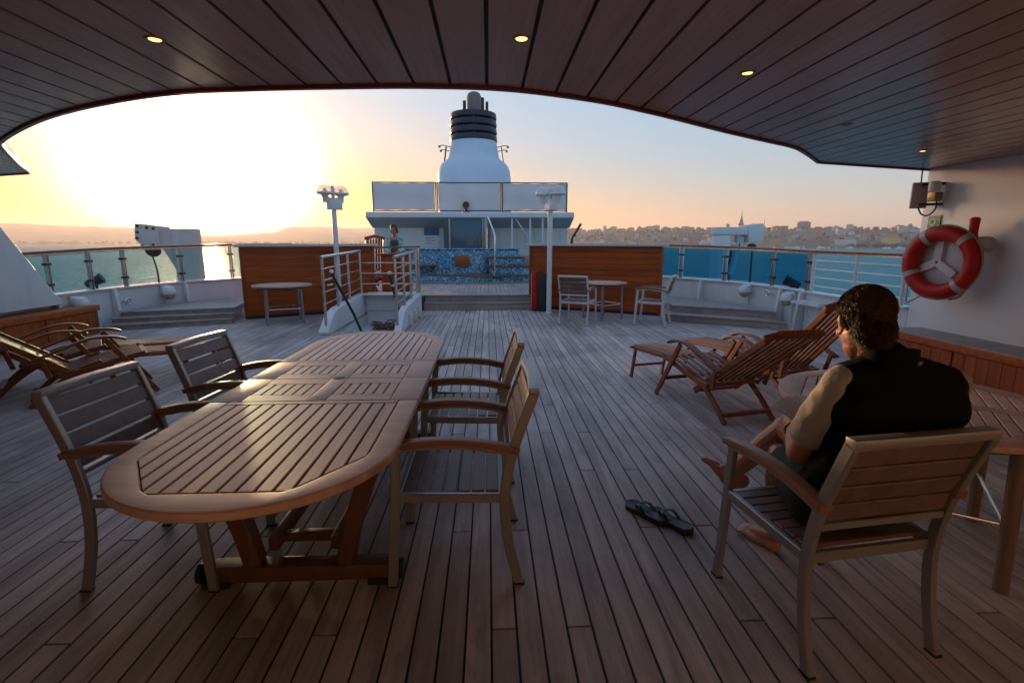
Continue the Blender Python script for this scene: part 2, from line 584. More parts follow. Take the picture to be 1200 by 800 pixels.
    def torus(self, c, Rr, r, M=None, n=48, m=14, a0=0.0, a1=360.0):
        c = Vector(c)
        full = abs(a1 - a0) >= 359.9
        cnt = n if full else n + 1
        vs, fs = [], []
        for i in range(cnt):
            a = R(a0 + (a1 - a0) * i / n)
            for k in range(m):
                b = 2 * math.pi * k / m
                p = Vector(((Rr + r * math.cos(b)) * math.cos(a), (Rr + r * math.cos(b)) * math.sin(a), r * math.sin(b)))
                vs.append(c + (M @ p if M else p))
        for i in range(n):
            j = (i + 1) % cnt
            for k in range(m):
                fs.append((i * m + k, j * m + k, j * m + (k + 1) % m, i * m + (k + 1) % m))
        return self.add(vs, fs)

    def caps(self, a, b, ra, rb, n=14):
        """tapered capsule"""
        a, b = Vector(a), Vector(b)
        d = (b - a)
        if d.length < 1e-6:
            return self.ell(a, (ra,) * 3)
        q = d.to_track_quat('Z', 'Y').to_matrix()
        L = d.length
        prof = [(ra * math.sin(t), -ra * math.cos(t)) for t in [i * math.pi / 10 for i in range(0, 6)]]
        prof += [(rb * math.cos(t), L + rb * math.sin(t)) for t in [i * math.pi / 10 for i in range(0, 6)]]
        return self.lathe(prof, a, n, q)

    def mesh(self, name, bevel=0.0, seg=2, ang=35):
        me = bpy.data.meshes.new(name)
        me.from_pydata(self.v, [], self.f)
        bm = bmesh.new()
        bm.from_mesh(me)
        bmesh.ops.remove_doubles(bm, verts=bm.verts, dist=1e-6) if not bevel else None
        bmesh.ops.recalc_face_normals(bm, faces=bm.faces)
        if bevel:
            es = [e for e in bm.edges if len(e.link_faces) == 2 and e.calc_face_angle(0) > R(30)]
            bmesh.ops.bevel(bm, geom=es, offset=bevel, segments=seg, profile=0.6, affect='EDGES', clamp_overlap=True)
        bm.to_mesh(me)
        bm.free()
        me.shade_smooth()
        me.set_sharp_from_angle(angle=R(ang))
        return me


def ob(name, g, mat, parent=None, bevel=0.0, seg=2, ang=35, **props):
    me = g if isinstance(g, bpy.types.Mesh) else g.mesh(name, bevel, seg, ang)
    if mat and not me.materials:
        me.materials.append(MATS[mat])
    o = bpy.data.objects.new(name, me)
    COL.objects.link(o)
    if parent:
        o.parent = parent
    for k, v in props.items():
        o[k] = v
    return o


def thing(name, label=None, cat=None, loc=(0, 0, 0), rz=0.0, group=None, kind=None):
    o = bpy.data.objects.new(name, None)
    o.empty_display_size = 0.1
    COL.objects.link(o)
    o.location = loc
    o.rotation_euler = (0, 0, R(rz))
    tag(o, label, cat, group, kind)
    return o


def tag(o, label=None, cat=None, group=None, kind=None):
    for k, v in (('label', label), ('category', cat), ('group', group), ('kind', kind)):
        if v:
            o[k] = v
    return o


def kids(o):
    return [c for c in bpy.data.objects if c.parent == o]


def copy_tree(o, parent=None):
    c = o.copy()
    COL.objects.link(c)
    if parent:
        c.parent = parent
    for ch in kids(o):
        copy_tree(ch, c)
    return c


def put(o, loc, rz, label):
    o.location = loc
    o.rotation_euler = (0, 0, R(rz))
    o['label'] = label
    return o


def crom(pts, n=12):
    out = []
    P = [pts[0]] + list(pts) + [pts[-1]]
    for i in range(1, len(P) - 2):
        for k in range(n):
            t = k / n
            out.append(tuple(.5 * (2 * P[i][d] + (P[i + 1][d] - P[i - 1][d]) * t + (2 * P[i - 1][d] - 5 * P[i][d] + 4 * P[i + 1][d] - P[i + 2][d]) * t * t
                                   + (3 * P[i][d] - P[i - 1][d] - 3 * P[i + 1][d] + P[i + 2][d]) * t ** 3) for d in range(len(pts[0]))))
    out.append(tuple(pts[-1]))
    return out


def interp(tab, x):
    if x <= tab[0][0]:
        return tab[0][1]
    for (a, b), (c, d) in zip(tab, tab[1:]):
        if x <= c:
            return b + (d - b) * (x - a) / (c - a)
    return tab[-1][1]


# ================================================================== SETTING: hull curves and deck
CX = -0.8
RC = crom([(5.3, 3.0), (5.3, 5.2), (5.3, 6.5), (5.3, 8.0), (5.27, 9.2), (5.0, 10.3), (4.55, 11.2), (3.9, 12.1), (3.1, 12.8)])
LC = crom([(-6.9, 3.0), (-6.9, 5.0), (-6.9, 6.5), (-6.9, 8.0), (-6.85, 9.2), (-6.6, 10.3), (-6.15, 11.2), (-5.5, 12.0), (-4.7, 12.7)])
SEA_Z = -20.0


def deck_end(x):
    """forward end of the planking in the strip at x"""
    C = RC if x > CX else LC
    y = 12.6
    for (x0, y0), (x1, y1) in zip(C, C[1:]):
        if (x0 - x) * (x1 - x) <= 0 and abs(x1 - x0) > 1e-5:
            y = y0 + (y1 - y0) * (x - x0) / (x1 - x0)
            break
    else:
        if x > 5.25 or x < -6.85:
            y = 9.0
    if -2.62 < x < 0.98:
        y = min(y, 11.37)
    return min(y, 12.3)


PITCH = 0.1
deck = thing('deck', kind='structure')
caulk = G()
planks = []
i0 = int(-6.9 / PITCH)
for i in range(i0, int(5.3 / PITCH)):
    x = (i + 0.5) * PITCH
    ye = deck_end(x)
    segs = [(-1.6, ye)]
    if -2.62 < x < -1.56:
        segs = [(-1.6, 8.72), (11.12, 11.37)]
    for ya, yb in segs:
        caulk.add([(x - PITCH / 2, ya, -0.009), (x + PITCH / 2, ya, -0.009), (x + PITCH / 2, yb, -0.009), (x - PITCH / 2, yb, -0.009)], [(0, 1, 2, 3)])
        # butts fall on the deck beams, every 0.7 m
        k = (i * 3) % 5
        cuts = [1.77 + 0.7 * j for j in range(-5, 20)]
        cur = ya
        nxt = [c for j, c in enumerate(cuts) if (j + k + (i % 2)) % 5 == 0 and ya + 0.25 < c < yb - 0.25]
        for c in nxt + [yb]:
            planks.append((x, cur, c))
            cur = c
ob('caulking', caulk, 'caulk', deck)


def psize(x, y, z=0.0):
    """rough projected size weight, used only to choose which planks become parts of their own"""
    d = math.hypot(x, max(y, 0.6) + 0.0)
    vis = 1.0 if (y > 1.0 and abs(x) < 0.4 + 1.08 * y) else 0.02
    return vis / (d * d * (d + 0.3))


planks.sort(key=lambda p: -psize(p[0], max(p[1], min(p[2], 1.8)) * 0.5 + p[2] * 0.5) * (p[2] - p[1]))
pm = {}
rest = G()
for n, (x, a, b) in enumerate(planks):
    L = b - a - 0.008
    z = random.uniform(-0.0012, 0.0)
    if n < 300:
        key = round(L, 2)
        if key not in pm:
            pm[key] = G().box((0, 0, -0.01), (PITCH - 0.0095, key, 0.02)).mesh('plank', 0.0012, 1)
        o = ob('plank', pm[key], 'deck_teak', deck)
        o.location = (x, (a + b) / 2, z)
    else:
        rest.box((x, (a + b) / 2, -0.01 + z), (PITCH - 0.0095, L, 0.02))
ob('planking', rest, 'deck_teak', deck, kind='stuff')

# raised pool deck beyond the step
raised = thing('raised_deck', kind='structure')
g = G()
i = 0
for i in range(-49, 33):
    x = (i + 0.5) * 0.1
    y0 = 11.66 if -2.55 < x < 0.96 else 12.9
    y1 = 21.0
    if -2.72 < x < -1.5:
        y0 = 11.2
    k = (i * 3) % 4
    cur = y0
    for c in [c for c in [y0 + 0.8 * (k + 1) + 3.2 * j for j in range(4)] if c < y1 - 0.4] + [y1]:
        g.box((x, (cur + c) / 2, 0.30), (0.092, c - cur - 0.008, 0.02))
        cur = c
ob('planking', g, 'deck_teak', raised, kind='stuff')
g = G().bb((-4.9, 12.9, -0.6), (3.3, 30, 0.292)).bb((-2.55, 11.664, -0.2), (0.96, 12.9, 0.2921)).bb((-2.72, 11.13, 0.05), (-1.46, 11.66, 0.2915))
ob('slab', g, 'caulk', raised)
steps = thing('deck_step', 'wide pair of weathered teak steps up to the pool deck', 'steps')
ob('riser', G().bb((-1.44, 11.38, 0.0), (0.97, 11.40, 0.135)), 'step_teak', steps)
ob('tread', G().bb((-1.44, 11.36, 0.137), (0.97, 11.66, 0.165)), 'step_teak', steps, 0.004)
ob('riser', G().bb((-1.44, 11.64, 0.167), (0.97, 11.66, 0.285)), 'step_teak', steps)
ob('tread', G().bb((-1.44, 11.61, 0.287), (0.97, 11.90, 0.315)), 'step_teak', steps, 0.004)

# hull below the bulwarks (seen only from outside) and the sea
hull = thing('ship_hull', 'white ship hull side below the deck edge', 'hull')
g = G()
for C, s in ((RC, 1), (LC, -1)):
    P = C + [((3.1 if s > 0 else -4.7), 13.0)]
    for (x0, y0), (x1, y1) in zip(P, P[1:]):
        g.add([(x0 + s * .03, y0, -0.02), (x1 + s * .03, y1, -0.02), (x1 + s * .03, y1, SEA_Z), (x0 + s * .03, y0, SEA_Z)], [(0, 1, 2, 3)])
g.bb((-4.88, 13.0, SEA_Z), (3.28, 45, -0.62))
ob('plating', g, 'hull_paint', hull)
sea = ob('sea', G().add([(-14000, -3000, SEA_Z), (14000, -3000, SEA_Z), (14000, 16000, SEA_Z), (-14000, 16000, SEA_Z)], [(0, 1, 2, 3)]), 'sea_water', kind='structure')

# ------------------------------------------------------------------ ceiling
CZ = 2.35
ARC = crom([(-6.5, 7.35), (-5.82, 7.05), (-5.18, 6.16), (-4.43, 5.14), (-4.18, 4.85), (-3.55, 4.31), (-2.98, 3.88), (-2.39, 3.53), (-1.83, 3.28), (-1.3, 3.17), (-0.81, 3.11), (-0.33, 3.08),
            (0.14, 3.12), (0.67, 3.33), (1.07, 3.58), (1.39, 3.81), (1.86, 4.16), (2.41, 4.54), (2.8, 4.81), (3.14, 5.16), (3.61, 5.7)], 6) + [(4.4, 5.94), (5.35, 6.22)]
ARC[0:7] = [(-7.0, 7.5), (-5.82, 7.05)]


def arc(x):
    return interp(ARC, x)


ceil = thing('ceiling', kind='structure')
cp = 0.2
back_g = G()
n = 0
x = -7.0
while x < 5.3:
    xa, xb = x + 0.009, min(x + cp, 5.3) - 0.009
    xs = [xa] + [p[0] for p in ARC if xa + .02 < p[0] < xb - .02] + [xb]
    parts = [(-2.6, None)]
    if x > 2.75:
        parts = [(-2.6, 4.72), (4.735, None)]
    for ya, yb in parts:
        top = [(xx, (arc(xx) - 0.035) if yb is None else yb) for xx in xs]
        poly = [(xa, ya), (xb, ya)] + top[::-1]
        me = G().prism([(px - xa, py) for px, py in poly], 0, 0.012).mesh('plank', 0)
        o = ob('plank', me, 'ceiling_laminate', ceil)
        o.location = (xa, 0, CZ)
    top = [(xx, arc(xx) - 0.02) for xx in [x] + xs[1:-1] + [min(x + cp, 5.3)]]
    back_g.add([(x, -2.6, CZ + 0.0125), (min(x + cp, 5.3), -2.6, CZ + 0.0125)] + [(a, b, CZ + 0.0125) for a, b in top[::-1]], [tuple(range(len(top) + 1, -1, -1))])
    x += cp
ob('backing', back_g, 'caulk', ceil)
ob('edge_trim', G().sweep([(a, b, CZ + 0.004) for a, b in ARC], 0.03, 0.04), 'trim_red', ceil)
# raked white fascia above the edge, in four strips with grooves between
for k in range(4):
    g = G()
    z0, z1 = CZ + 0.03 + 0.16 * k, CZ + 0.03 + 0.16 * k + 0.148
    P = []
    for j, (a, b) in enumerate(ARC):
        t = Vector((ARC[min(j + 1, len(ARC) - 1)][0] - ARC[max(j - 1, 0)][0], ARC[min(j + 1, len(ARC) - 1)][1] - ARC[max(j - 1, 0)][1]))
        nrm = Vector((t.y, -t.x)).normalized()
        P.append((Vector((a, b)), nrm))
    vs, fs = [], []
    for p, nrm in P:
        for z in (z0, z1):
            q2 = p + nrm * (0.0 + (z - CZ) * 0.45)
            vs += [(q2.x, q2.y, z), (q2.x + nrm.x * .03, q2.y + nrm.y * .03, z)]
    for j in range(len(P) - 1):
        a = j * 4
        fs += [(a, a + 2, a + 6, a + 4), (a + 1, a + 5, a + 7, a + 3), (a, a + 4, a + 5, a + 1), (a + 2, a + 3, a + 7, a + 6)]
    ob('fascia_strip', G().add(vs, fs), 'fascia_cream', ceil)
roof = G().add([(-7.3, -2.7, CZ + 0.66), (5.6, -2.7, CZ + 0.66)] + [(a, b - 0.42, CZ + 0.66) for a, b in ARC[::-1]], [tuple(range(len(ARC) + 2))])
ob('roof_sheet', roof, 'white_paint', ceil)

# walls under the roof
ob('wall', G().bb((5.3, -2.6, -0.02), (5.5, 6.2, CZ + 0.02)), 'wall_paint', kind='structure', bevel=0.01)
ob('wall', G().bb((-7.1, -2.6, -0.02), (-6.9, 6.9, CZ + 0.02)), 'wall_paint', kind='structure')
ob('wall', G().bb((-6.9, -1.62, 0.001), (5.3, -1.5, CZ - .001)), 'wall_paint', kind='structure')  # unseen wall behind the camera, set close and white to bounce fill light
wing = thing('wall_wing', 'white raked wing plate at the left edge of the deck above the locker', 'wing plate')
ob('plate', G().prismx([(6.6, 0.52), (8.42, 0.52), (7.30, 2.1), (7.1, 2.34), (6.6, 2.34)], -6.98, -6.74), 'white_paint', wing, 0.02, 3)
ob('nosing', G().tube([(-6.86, 8.43, 0.56), (-6.86, 7.86, 1.36), (-6.86, 7.3, 2.12)], 0.035, 10), 'white_paint', wing)


# ------------------------------------------------------------------ downlights
def downlight(x, y, lit, label):
    t = thing('downlight', label, 'ceiling light', (x, y, CZ), 0, 'round downlights in the ceiling')
    t.scale = (.82, .82, 1)
    ob('ring', G().lathe([(0.030, -0.001), (0.045, -0.006), (0.050, -0.004), (0.052, 0.0005)], n=24), 'brass', t)
    ob('lens', G().lathe([(0.0, -0.004), (0.028, -0.003), (0.032, 0.0)], n=20), 'lamp_glow' if lit else 'dark_metal', t)


downlight(-1.42, 2.47, True, 'lit round downlight, the leftmost one in the wooden ceiling')
downlight(0.15, 2.39, True, 'lit round downlight in the ceiling high above the funnel')
downlight(1.34, 2.79, True, 'lit round downlight in the ceiling right of the middle one')
downlight(2.66, 3.91, False, 'dark unlit round downlight in the ceiling')
downlight(4.16, 4.97, True, 'lit round downlight close to the white wall by the antenna box')

# ================================================================== BULWARKS AND RAILINGS
ZB_R = [(6, .69), (12, .70)]
ZH_R = [(6, 1.335), (8.2, 1.345), (10, 1.375), (12, 1.42)]
ZB_L = [(6, .66), (12, .70)]
ZH_L = [(7.6, 1.31), (9.6, 1.38), (11, 1.41), (12, 1.44)]


def cut(C, ya, yb):
    mid = [p for p in C if ya + .02 < p[1] < yb - .02]
    a, b = near_pt(C, ya)[0], near_pt(C, min(yb, C[-1][1]))[0]
    return [(a.x, a.y)] + mid + [(b.x, b.y)]


def near_pt(C, y):
    for (x0, y0), (x1, y1) in zip(C, C[1:]):
        if y0 <= y <= y1:
            t = (y - y0) / max(y1 - y0, 1e-6)
            d = Vector((x1 - x0, y1 - y0)).normalized()
            return Vector((x0 + (x1 - x0) * t, y)), d
    d = Vector((C[-1][0] - C[-2][0], C[-1][1] - C[-2][1])).normalized()
    return Vector(C[-1]), d


def ribbon(pts, s, th, z0, z1):
    """vertical plate following pts; thickness th to the outside; z0, z1 per point or callable"""
    vs, fs = [], []
    for j, (a, b) in enumerate(pts):
        p0, p1 = pts[max(j - 1, 0)], pts[min(j + 1, len(pts) - 1)]
        d = Vector((p1[0] - p0[0], p1[1] - p0[1])).normalized()
        nr = Vector((d.y, -d.x)) * s
        za = z0(b) if callable(z0) else z0
        zb = z1(b) if callable(z1) else z1
        vs += [(a, b, za), (a + nr.x * th, b + nr.y * th, za), (a + nr.x * th, b + nr.y * th, zb), (a, b, zb)]
    m = len(pts)
    for j in range(m - 1):
        for k in range(4):
            u, w_ = j * 4 + k, j * 4 + (k + 1) % 4
            fs.append((u, u + 4, w_ + 4, w_))
    fs += [(0, 1, 2, 3), tuple((m - 1) * 4 + k for k in (3, 2, 1, 0))]
    return G().add(vs, fs)


def bulwark(C, s, ya, yb, ZB, ZH, posts, panes, bars, ribs, lab):
    b = thing('bulwark', lab[0], 'bulwark')
    pts = cut(C, ya, yb)
    ob('plate', ribbon(pts, s, 0.04, -0.02, lambda y: interp(ZB, y) - 0.03), 'white_paint', b)
    inn = [(x - s * 0.10, y) for x, y in pts]
    ob('rail_cap', ribbon([(x - s * 0.05, y) for x, y in pts], s, 0.16, lambda y: interp(ZB, y) - 0.028, lambda y: interp(ZB, y)), 'white_paint', b, 0.006)
    ob('waterway', ribbon([(x - s * 0.14, y) for x, y in pts], s, 0.138, 0.001, 0.03), 'soffit_paint', b)
    for y in ribs:
        p, d = near_pt(C, y)
        nr = Vector((d.y, -d.x)) * s
        q0 = p - nr * 0.003
        M = Matrix((Vector((nr.x, nr.y, 0)), Vector((d.x, d.y, 0)), Vector((0, 0, 1)))).transposed()
        zt = interp(ZB, y) - 0.03
        ob('rib', G().add([M @ Vector(v) + Vector((q0.x, q0.y, 0)) for v in
                           ((0, -.03, 0), (-.16, -.03, 0), (-.09, -.03, zt), (0, -.03, zt), (0, .03, 0), (-.16, .03, 0), (-.09, .03, zt), (0, .03, zt))],
                          [(0, 1, 2, 3), (7, 6, 5, 4), (0, 4, 5, 1), (1, 5, 6, 2), (2, 6, 7, 3), (3, 7, 4, 0)]), 'white_paint', b, 0.004)
    r = thing('glass_railing', lab[1], 'railing')
    hp = [(x + s * 0.02, y) for x, y in pts]
    ob('handrail', G().sweep([(x, y, interp(ZH, y)) for x, y in hp], 0.085, 0.042), 'handrail_wood', r, 0.008)
    ob('rail_bracket', G().sweep([(x, y, interp(ZH, y) - 0.03) for x, y in hp], 0.045, 0.016), 'stainless', r)

    def at(y, off=0.02):
        p, d = near_pt(C, y)
        nr = Vector((d.y, -d.x)) * s
        return p + nr * off, d, nr
    for y in posts:
        p, d, nr = at(y)
        z0, z1 = interp(ZB, y) + 0.001, interp(ZH, y) - 0.04
        po = ob('post', G().bar((p.x - d.x * .022, p.y - d.y * .022, z0), (p.x - d.x * .022, p.y - d.y * .022, z1), 0.018, 0.05, (nr.x, nr.y, 0)).bar(
            (p.x + d.x * .022, p.y + d.y * .022, z0), (p.x + d.x * .022, p.y + d.y * .022, z1), 0.018, 0.05, (nr.x, nr.y, 0)), 'brushed_metal', r, 0.003)
        for f in (0.24, 0.76):
            z = z0 + (z1 - z0) * f
            ob('clamp', G().box((p.x, p.y, z), (0.13, 0.05, 0.04), Matrix.Rotation(math.atan2(d.y, d.x), 3, 'Z')), 'dark_metal', po, 0.006)
    for ya_, yb_, gm in panes:
        pp = [q for q in cut(C, ya_, yb_)]
        pa, _, _ = at(ya_, 0)
        pb, _, _ = at(yb_, 0)
        pp = [(pa.x, pa.y)] + pp + [(pb.x, pb.y)]
        pp = [pp[0]] + [q for q in pp[1:-1] if (Vector(q) - Vector(pp[0])).length > .03 and (Vector(q) - Vector(pp[-1])).length > .03] + [pp[-1]]
        ob('glass_pane', ribbon([(x + s * 0.012, y) for x, y in pp], s, 0.012, lambda y: interp(ZB, y) + 0.035, lambda y: interp(ZH, y) - 0.06), gm, r)
        ob('pane_edge', ribbon([(x + s * 0.008, y) for x, y in pp], s, 0.02, lambda y: interp(ZH, y) - 0.0595, lambda y: interp(ZH, y) - 0.045), 'brushed_metal', r)
    return r


glassR = bulwark(RC, 1, 6.203, 12.8, ZB_R, ZH_R, [11.52, 10.54, 9.33, 8.34], [(11.58, 12.3, 'glass_teal'), (10.6, 11.46, 'glass_teal'), (9.39, 10.48, 'glass_teal'), (8.40, 9.27, 'glass_teal')],
                 None, [11.0, 8.95, 8.35, 6.9],
                 ('white curved steel bulwark on the right side of the deck', 'dark teal glass railing with wooden handrail on the right bulwark'))
bars = thing('bar_railing', 'white railing of four horizontal bars between the teal glass and the white wall', 'railing')
for y in (8.22, 7.23, 6.35):
    ob('post', G().tube([(5.32, y, 0.69), (5.32, y, 1.31)], 0.028, 10), 'white_paint', bars)
for k in range(4):
    ob('bar', G().tube([(5.32, 8.22, 0.79 + 0.135 * k), (5.32, 6.2, 0.785 + 0.135 * k)], 0.014, 8), 'white_paint', bars)
bulwark(LC, -1, 6.903, 12.7, ZB_L, ZH_L, [8.43, 9.22, 9.88, 10.94, 11.78], [(7.6, 8.38, 'glass_pale'), (8.48, 9.17, 'glass_pale'), (9.27, 9.83, 'glass_pale'), (9.93, 10.89, 'glass_pale'),
                                                                        (10.99, 11.73, 'glass_pale'), (11.83, 12.4, 'glass_pale')],
        None, [9.55, 10.94, 8.4], ('white curved steel bulwark on the sunset side of the deck', 'clear glass railing with wooden handrail on the sunset side'))


def flood(C, s, y, z, label, sc=1.0):
    p, d = near_pt(C, y)
    t = thing('bulwark_lamp', label, 'lamp', (p.x - s * 0.0, p.y, z), math.degrees(math.atan2(d.y, d.x)) - 90, 'white lamps on the bulwarks')
    t.scale = (sc,) * 3
    ob('bracket', G().box((-s * 0.03, 0, 0.05), (0.06, 0.12, 0.16)), 'white_paint', t, 0.01)
    ob('hood', G().lathe([(0.105, -0.02), (0.11, 0.0), (0.105, 0.05), (0.08, 0.10), (0.03, 0.125), (0.0, 0.128)], (-s * 0.14, 0, 0), 20), 'lamp_cover', t)
    ob('diffuser', G().lathe([(0.0, -0.12), (0.05, -0.11), (0.085, -0.075), (0.10, -0.022)], (-s * 0.14, 0, 0), 20), 'lamp_yellowed', t)
    ob('conduit', G().tube([(-s * 0.03, 0, -0.03), (-s * 0.03, 0, -0.03 - z * 0.45)], 0.012, 8), 'white_paint', t)


flood(RC, 1, 9.85, 0.55, 'white hooded lamp on the right bulwark above the wooden steps')
flood(RC, 1, 8.62, 0.52, 'white hooded lamp on the right bulwark beside the white slatted table')
flood(LC, -1, 10.55, 0.50, 'white hooded lamp on the sunset side bulwark above the wooden steps', 1.15)
flood(LC, -1, 8.75, 0.47, 'white hooded lamp on the sunset side bulwark behind the locker', 1.1)


def fitting(C, s, y, z, label):
    p, d = near_pt(C, y)
    t = thing('valve', label, 'valve', (p.x - s * 0.004, p.y, z), math.degrees(math.atan2(d.y, d.x)) - 90, 'small valves on the bulwarks')
    M = rotm(0, 90, 0)
    ob('wheel', G().torus((-s * 0.11, 0, 0), 0.055, 0.012, M, 20, 8), 'stainless', t)
    ob('spoke', G().box((-s * .11, 0, 0), (.012, .1, .012)).box((-s * .11, 0, 0), (.012, .012, .1)), 'stainless', t)
    ob('stem', G().tube([(0, 0, 0), (-s * 0.13, 0, 0)], 0.02, 8), 'white_paint', t)


fitting(RC, 1, 9.25, 0.56, 'small round valve on the right bulwark between the two lamps')
fitting(LC, -1, 9.75, 0.42, 'small round valve on the sunset side bulwark left of the steps')


def searchlight(loc, rz, label, tilt):
    t = thing('searchlight', label, 'searchlight', loc, rz, 'searchlights outside the railings')
    t.scale = (.72, .72, .72)
    M = rotm(tilt, 0, 0)
    ob('body', G().lathe([(0.07, -0.2), (0.10, -0.17), (0.115, 0.1), (0.13, 0.15), (0.13, 0.19)], (0, 0, 0), 18, M), 'dark_metal', t)
    ob('lens', G().lathe([(0.0, 0.191), (0.115, 0.192)], (0, 0, 0), 18, M), 'door_blue', t)
    ob('yoke', G().bar((-.13, 0, 0), (-.13, 0, -.3), .02, .05, (0, 1, 0)).bar((.13, 0, 0), (.13, 0, -.3), .02, .05, (0, 1, 0)).bar((-.14, 0, -.31), (.14, 0, -.31), .05, .02), 'dark_metal', t)


searchlight((-7.02, 9.5, 0.80), 112, 'dark tilted searchlight behind the clear glass railing', 62)
searchlight((5.48, 9.05, 0.77), -118, 'dark tilted searchlight behind the teal glass pane', 65)

# wooden side steps on both sides
def side_steps(polys, label):
    t = thing('side_platform', label, 'steps')
    for k, (poly, z0, z1) in enumerate(polys):
        ob('riser', G().prism(poly, z0, z1 - 0.031), 'step_teak', t)
        # tread boards: a thin slab slightly larger than the riser
        c = Vector((sum(p[0] for p in poly) / len(poly), sum(p[1] for p in poly) / len(poly)))
        big = [tuple(Vector(p) + (Vector(p) - c).normalized() * 0.025) for p in poly]
        ob('tread', G().prism(big, z1 - 0.03, z1), 'step_teak', t, 0.005)


def inset(C, s, ya, yb, off=0.16):
    return [(x - s * off, y) for x, y in cut(C, ya, yb)]


backR = inset(RC, 1, 8.75, 11.3, 0.19)[::3]
side_steps([([(3.40, 9.62), (4.70, 8.80), (5.08, 8.42)] + inset(RC, 1, 8.5, 11.3, 0.20)[::3] + [(3.75, 10.6)], 0.002, 0.14),
            ([(3.62, 9.85), (4.80, 9.12), (5.10, 8.80)] + inset(RC, 1, 8.95, 11.6, 0.20)[::3] + [(3.8, 10.9)], 0.14, 0.28)], 'low wooden side steps under the teal glass railing')
side_steps([([(-4.78, 9.66), (-6.55, 8.92)] + inset(LC, -1, 9.1, 11.2, 0.20)[::3] + [(-5.0, 10.4)], 0.002, 0.10),
            ([(-4.80, 9.76), (-6.52, 9.12)] + inset(LC, -1, 9.25, 11.3, 0.20)[::3] + [(-5.02, 10.6)], 0.10, 0.19),
            ([(-4.84, 9.88), (-6.50, 9.34)] + inset(LC, -1, 9.45, 11.5, 0.20)[::3] + [(-5.05, 10.9)], 0.19, 0.28)], 'low wooden side steps under the clear glass railing')


# ------------------------------------------------------------------ lockers
def locker(x0, x1, y0, y1, h, label, doors, side):
    t = thing('deck_locker', label, 'locker')
    ob('carcass', G().bb((x0, y0, 0.0), (x1, y1, h - 0.06)), 'varnished_upright', t)
    ob('lid', G().bb((x0 - 0.03, y0 - 0.03, h - 0.058), (x1 + 0.03, y1 + 0.03, h)), 'step_teak' if side > 0 else 'varnished_upright', t, 0.01)
    ob('edge_board', G().bb((x0 - 0.042 if side > 0 else x1 + 0.032, y0 - .02, h - .09), (x0 - 0.032 if side > 0 else x1 + .042, y1 + .02, h - 0.012)), 'varnished_teak', t, 0.003)
    L = (y1 - y0) / doors
    for k in range(doors):
        ya, yb = y0 + k * L + 0.012, y0 + (k + 1) * L - 0.012
        xf = x0 if side > 0 else x1
        d = thing('door', None, None)
        d.parent = t
        nb = max(3, int((yb - ya) / 0.12))
        for j in range(nb):
            a = ya + (yb - ya) * j / nb + 0.0015
            b = ya + (yb - ya) * (j + 1) / nb - 0.0015
            ob('board', G().bb((xf - side * 0.018, a, 0.05), (xf - side * 0.001, b, h - 0.10)), 'varnished_upright', d, 0.002, 1)
    return t


locker(4.86, 5.29, -0.6, 5.95, 0.47, 'long varnished wooden locker along the white wall under the lifebuoy', 7, 1)
locker(-6.89, -6.50, 4.6, 8.75, 0.47, 'varnished wooden locker behind the loungers on the sunset side', 4, -1)


# ------------------------------------------------------------------ windbreaks
def windbreak(P0, P1, label):
    a, b = Vector(P0), Vector(P1)
    d = (b - a).normalized()
    L = (b - a).length
    t = thing('windbreak', label, 'windbreak', (a.x, a.y, 0), math.degrees(math.atan2(d.y, d.x)))
    nb = 11
    for k in range(nb):
        z0, z1 = 0.06 + k * (1.34 / nb), 0.06 + (k + 1) * (1.34 / nb) - 0.006
        ob('board', G().bb((0.05, -0.03, z0), (L - 0.05, 0.03, z1)), 'varnished_teak', t, 0.003, 1)
    ob('backing', G().bb((0.02, -0.024, 0.02), (L - 0.02, 0.024, 1.40)), 'black_case', t)
    for xx in (0.022, L - 0.022):
        ob('end_post', G().bb((xx - 0.024, -0.045, 0.0), (xx + 0.024, 0.045, 1.40)), 'varnished_upright', t, 0.004)
    ob('cap', G().bb((-0.09, -0.13, 1.402), (L + 0.09, 0.13, 1.455)), 'grey_cap', t, 0.008)
    ob('kick_board', G().bb((0.0, -0.04, 0.0), (L, 0.04, 0.058)), 'black_case', t)
    return t


windbreak((-4.78, 10.2), (-2.52, 11.5), 'orange varnished board windbreak on the sunset side, behind the lamp post')
windbreak((0.95, 11.8), (3.52, 10.3), 'orange varnished board windbreak behind the right cafe table')


